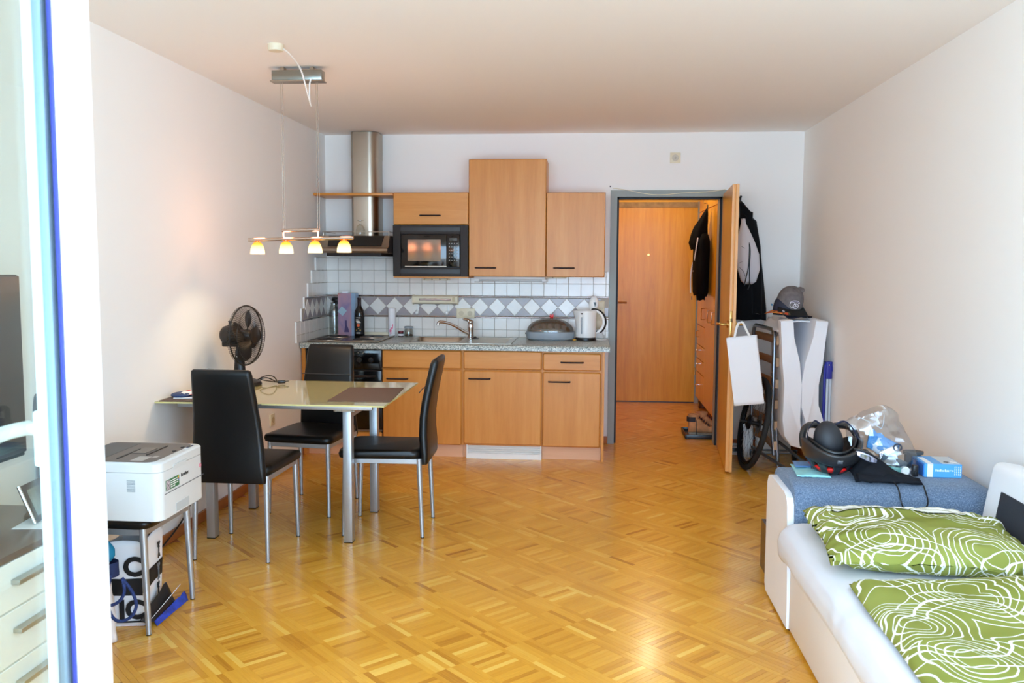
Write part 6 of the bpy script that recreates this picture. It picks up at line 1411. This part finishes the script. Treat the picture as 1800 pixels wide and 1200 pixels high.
hj.p('piping', MB().tube(spline([(.975, 8.10, 1.70), (.97, 8.12, 1.64), (.968, 8.20, 1.56), (.966, 8.24, 1.50)], 6), .006, 6), paperw)
hj.p('piping', MB().tube(spline([(.985, 8.52, 1.48), (.975, 8.56, 1.40), (.972, 8.585, 1.30), (.975, 8.58, 1.19)], 6), .007, 6), paperw)
hj.p('printed_strip', MB().box((.967, 8.36, 1.40), (.003, .12, .012)), M('print_grey', (110, 108, 112), .6))
hj.p('hanging_loop', MB().tube(spline([(1.07, 8.22, 1.955), (1.075, 8.24, 2.0), (1.075, 8.26, 2.0), (1.07, 8.27, 1.955)], 5), .004, 6), black)
hj.e.location.x -= .012
hj.p('zip_pull', MB().box((.985, 8.56, 1.14), (.006, .012, .035)), black)
solo('cupboard_hook', MB().tube([(1.096, 8.25, 1.99), (1.07, 8.25, 1.985), (1.062, 8.25, 2.0)], .004, 8), chrome, 'small chrome hook on the hall cupboard holding the black jacket', 'hook', (1.09, 8.25, 1.99))
tr = MB().bx(.815, 1.09, 7.38, 7.72, .001, .012, .003)
for a in ((.812, .822, 7.375, 7.725), (1.083, 1.093, 7.375, 7.725), (.822, 1.083, 7.375, 7.385), (.822, 1.083, 7.715, 7.725)): tr.bx(a[0], a[1], a[2], a[3], .001, .038, .002)
solo('shoe_tray', tr, M('tray_black', (24, 28, 32), .35), 'black plastic shoe tray on the hall floor beside the cupboard', 'tray', (.95, 7.55, 0))
bt_ = T('hiking_boot', 'brown nubuck hiking boot with dark collar and laces on the shoe tray', 'boot', (.95, 7.46, .012))
nub = M('nubuck_brown', (190, 136, 90), .8, var=(24, .1)); ZB0 = .012
BX, BY = .842, 7.47      # heel position; toe points to +x
def bsec(x, hw, z0, z1, n=16):
    return [(x, BY + hw * math.copysign(abs(math.cos(t)) ** .7, math.cos(t)), z0 + (z1 - z0) * (.5 + .5 * math.copysign(abs(math.sin(t)) ** .7, math.sin(t)))) for t in [2 * PI * k / n for k in range(n)]]
bt_.p('sole', MB().loft([bsec(BX + x, hw, ZB0, ZB0 + h) for x, hw, h in ((0, .02, .03), (.008, .034, .036), (.05, .038, .036), (.12, .036, .03), (.19, .046, .032), (.235, .042, .038), (.258, .025, .046), (.262, .008, .048))]), M('boot_sole', (140, 134, 120), .7, var=(30, .12)))
bt_.p('upper', MB().loft([bsec(BX + x, hw, ZB0 + z0, ZB0 + z1) for x, hw, z0, z1 in ((.004, .02, .03, .13), (.012, .034, .03, .16), (.04, .038, .03, .165), (.075, .039, .03, .165), (.10, .040, .03, .148), (.13, .041, .03, .115), (.17, .043, .03, .094), (.21, .042, .032, .080), (.24, .034, .036, .072), (.258, .014, .044, .062))]), nub, sharp=60)
bt_.p('shaft', MB().loft([[(BX + .048 + a * math.cos(t) + (z - .14) * .05, BY + b * math.sin(t), ZB0 + z) for t in [2 * PI * k / 20 for k in range(20)]] for z, a, b in ((.12, .050, .038), (.16, .050, .038), (.185, .050, .040), (.188, .044, .034), (.16, .04, .03))], True, True), nub, sharp=60)
bt_.p('ankle_pad', MB().loft([[(BX + .040 + .052 * math.cos(t), BY + .042 * math.sin(t), ZB0 + z) for t in [R(a) for a in range(110, 295, 15)]] + [(BX + .040 + .046 * math.cos(t), BY + .037 * math.sin(t), ZB0 + z) for t in [R(a) for a in range(290, 109, -15)]] for z in (.125, .165)]), M('pad_charcoal', (40, 42, 48), .7))
lc = MB()
for k in range(5):
    x = BX + .092 + k * .019; z = ZB0 + .168 - k * .0165
    lc.tube([(x - .005, BY - .036, z - .012), (x + .004, BY - .012, z + .004), (x + .008, BY + .014, z + .002)], .0034, 6).tube([(x + .012, BY - .034, z - .02), (x, BY - .008, z + .004)], .003, 6)
bt_.p('laces', lc, M('lace_dark', (52, 36, 36), .8)); bt_.p('seam', MB().tube([(BX + .066, BY - .0405, ZB0 + .14), (BX + .066, BY - .042, ZB0 + .08), (BX + .07, BY - .041, ZB0 + .0)], .0028, 6), black)
bt2 = T('hiking_boot', 'second hiking boot behind, only its tan toe cap showing on the tray', 'boot', (1.02, 7.6, .012))
def cpy(src, dst, dx, dy):
    for ch in list(src.children):
        if ch.name.startswith(('sole', 'upper', 'shaft', 'laces')):
            c = ch.copy(); COL.objects.link(c); c.parent = dst
bt2.e.location = (1.03, 7.575, .012)
cpy(bt_.e, bt2.e, 0, 0)
sn = T('sneaker', 'black low sneaker with white stripe at the back of the shoe tray', 'shoe', (.985, 7.66, .012))
def ssec(x, hw, z0, z1, n=14): return [(x, 7.66 + hw * math.cos(t), z0 + (z1 - z0) * (.5 + .5 * math.sin(t))) for t in [2 * PI * k / n for k in range(n)]]
sn.p('upper', MB().loft([ssec(.93 + x, hw, .03, .03 + h) for x, hw, h in ((0, .015, .05), (.01, .03, .075), (.06, .034, .08), (.10, .036, .065), (.13, .038, .05), (.15, .02, .035))]), blackcloth, sharp=60)
sn.p('sole', MB().loft([ssec(.93 + x, hw, .012, .034) for x, hw in ((0, .02), (.01, .034), (.08, .036), (.13, .04), (.152, .022))]), black); sn.p('stripe', MB().box((1.0, 7.622, .075), (.04, .003, .008), Matrix.Rotation(R(5), 3, 'Y')), paperw)
sn.e.location = (1.0, 7.66, .012)
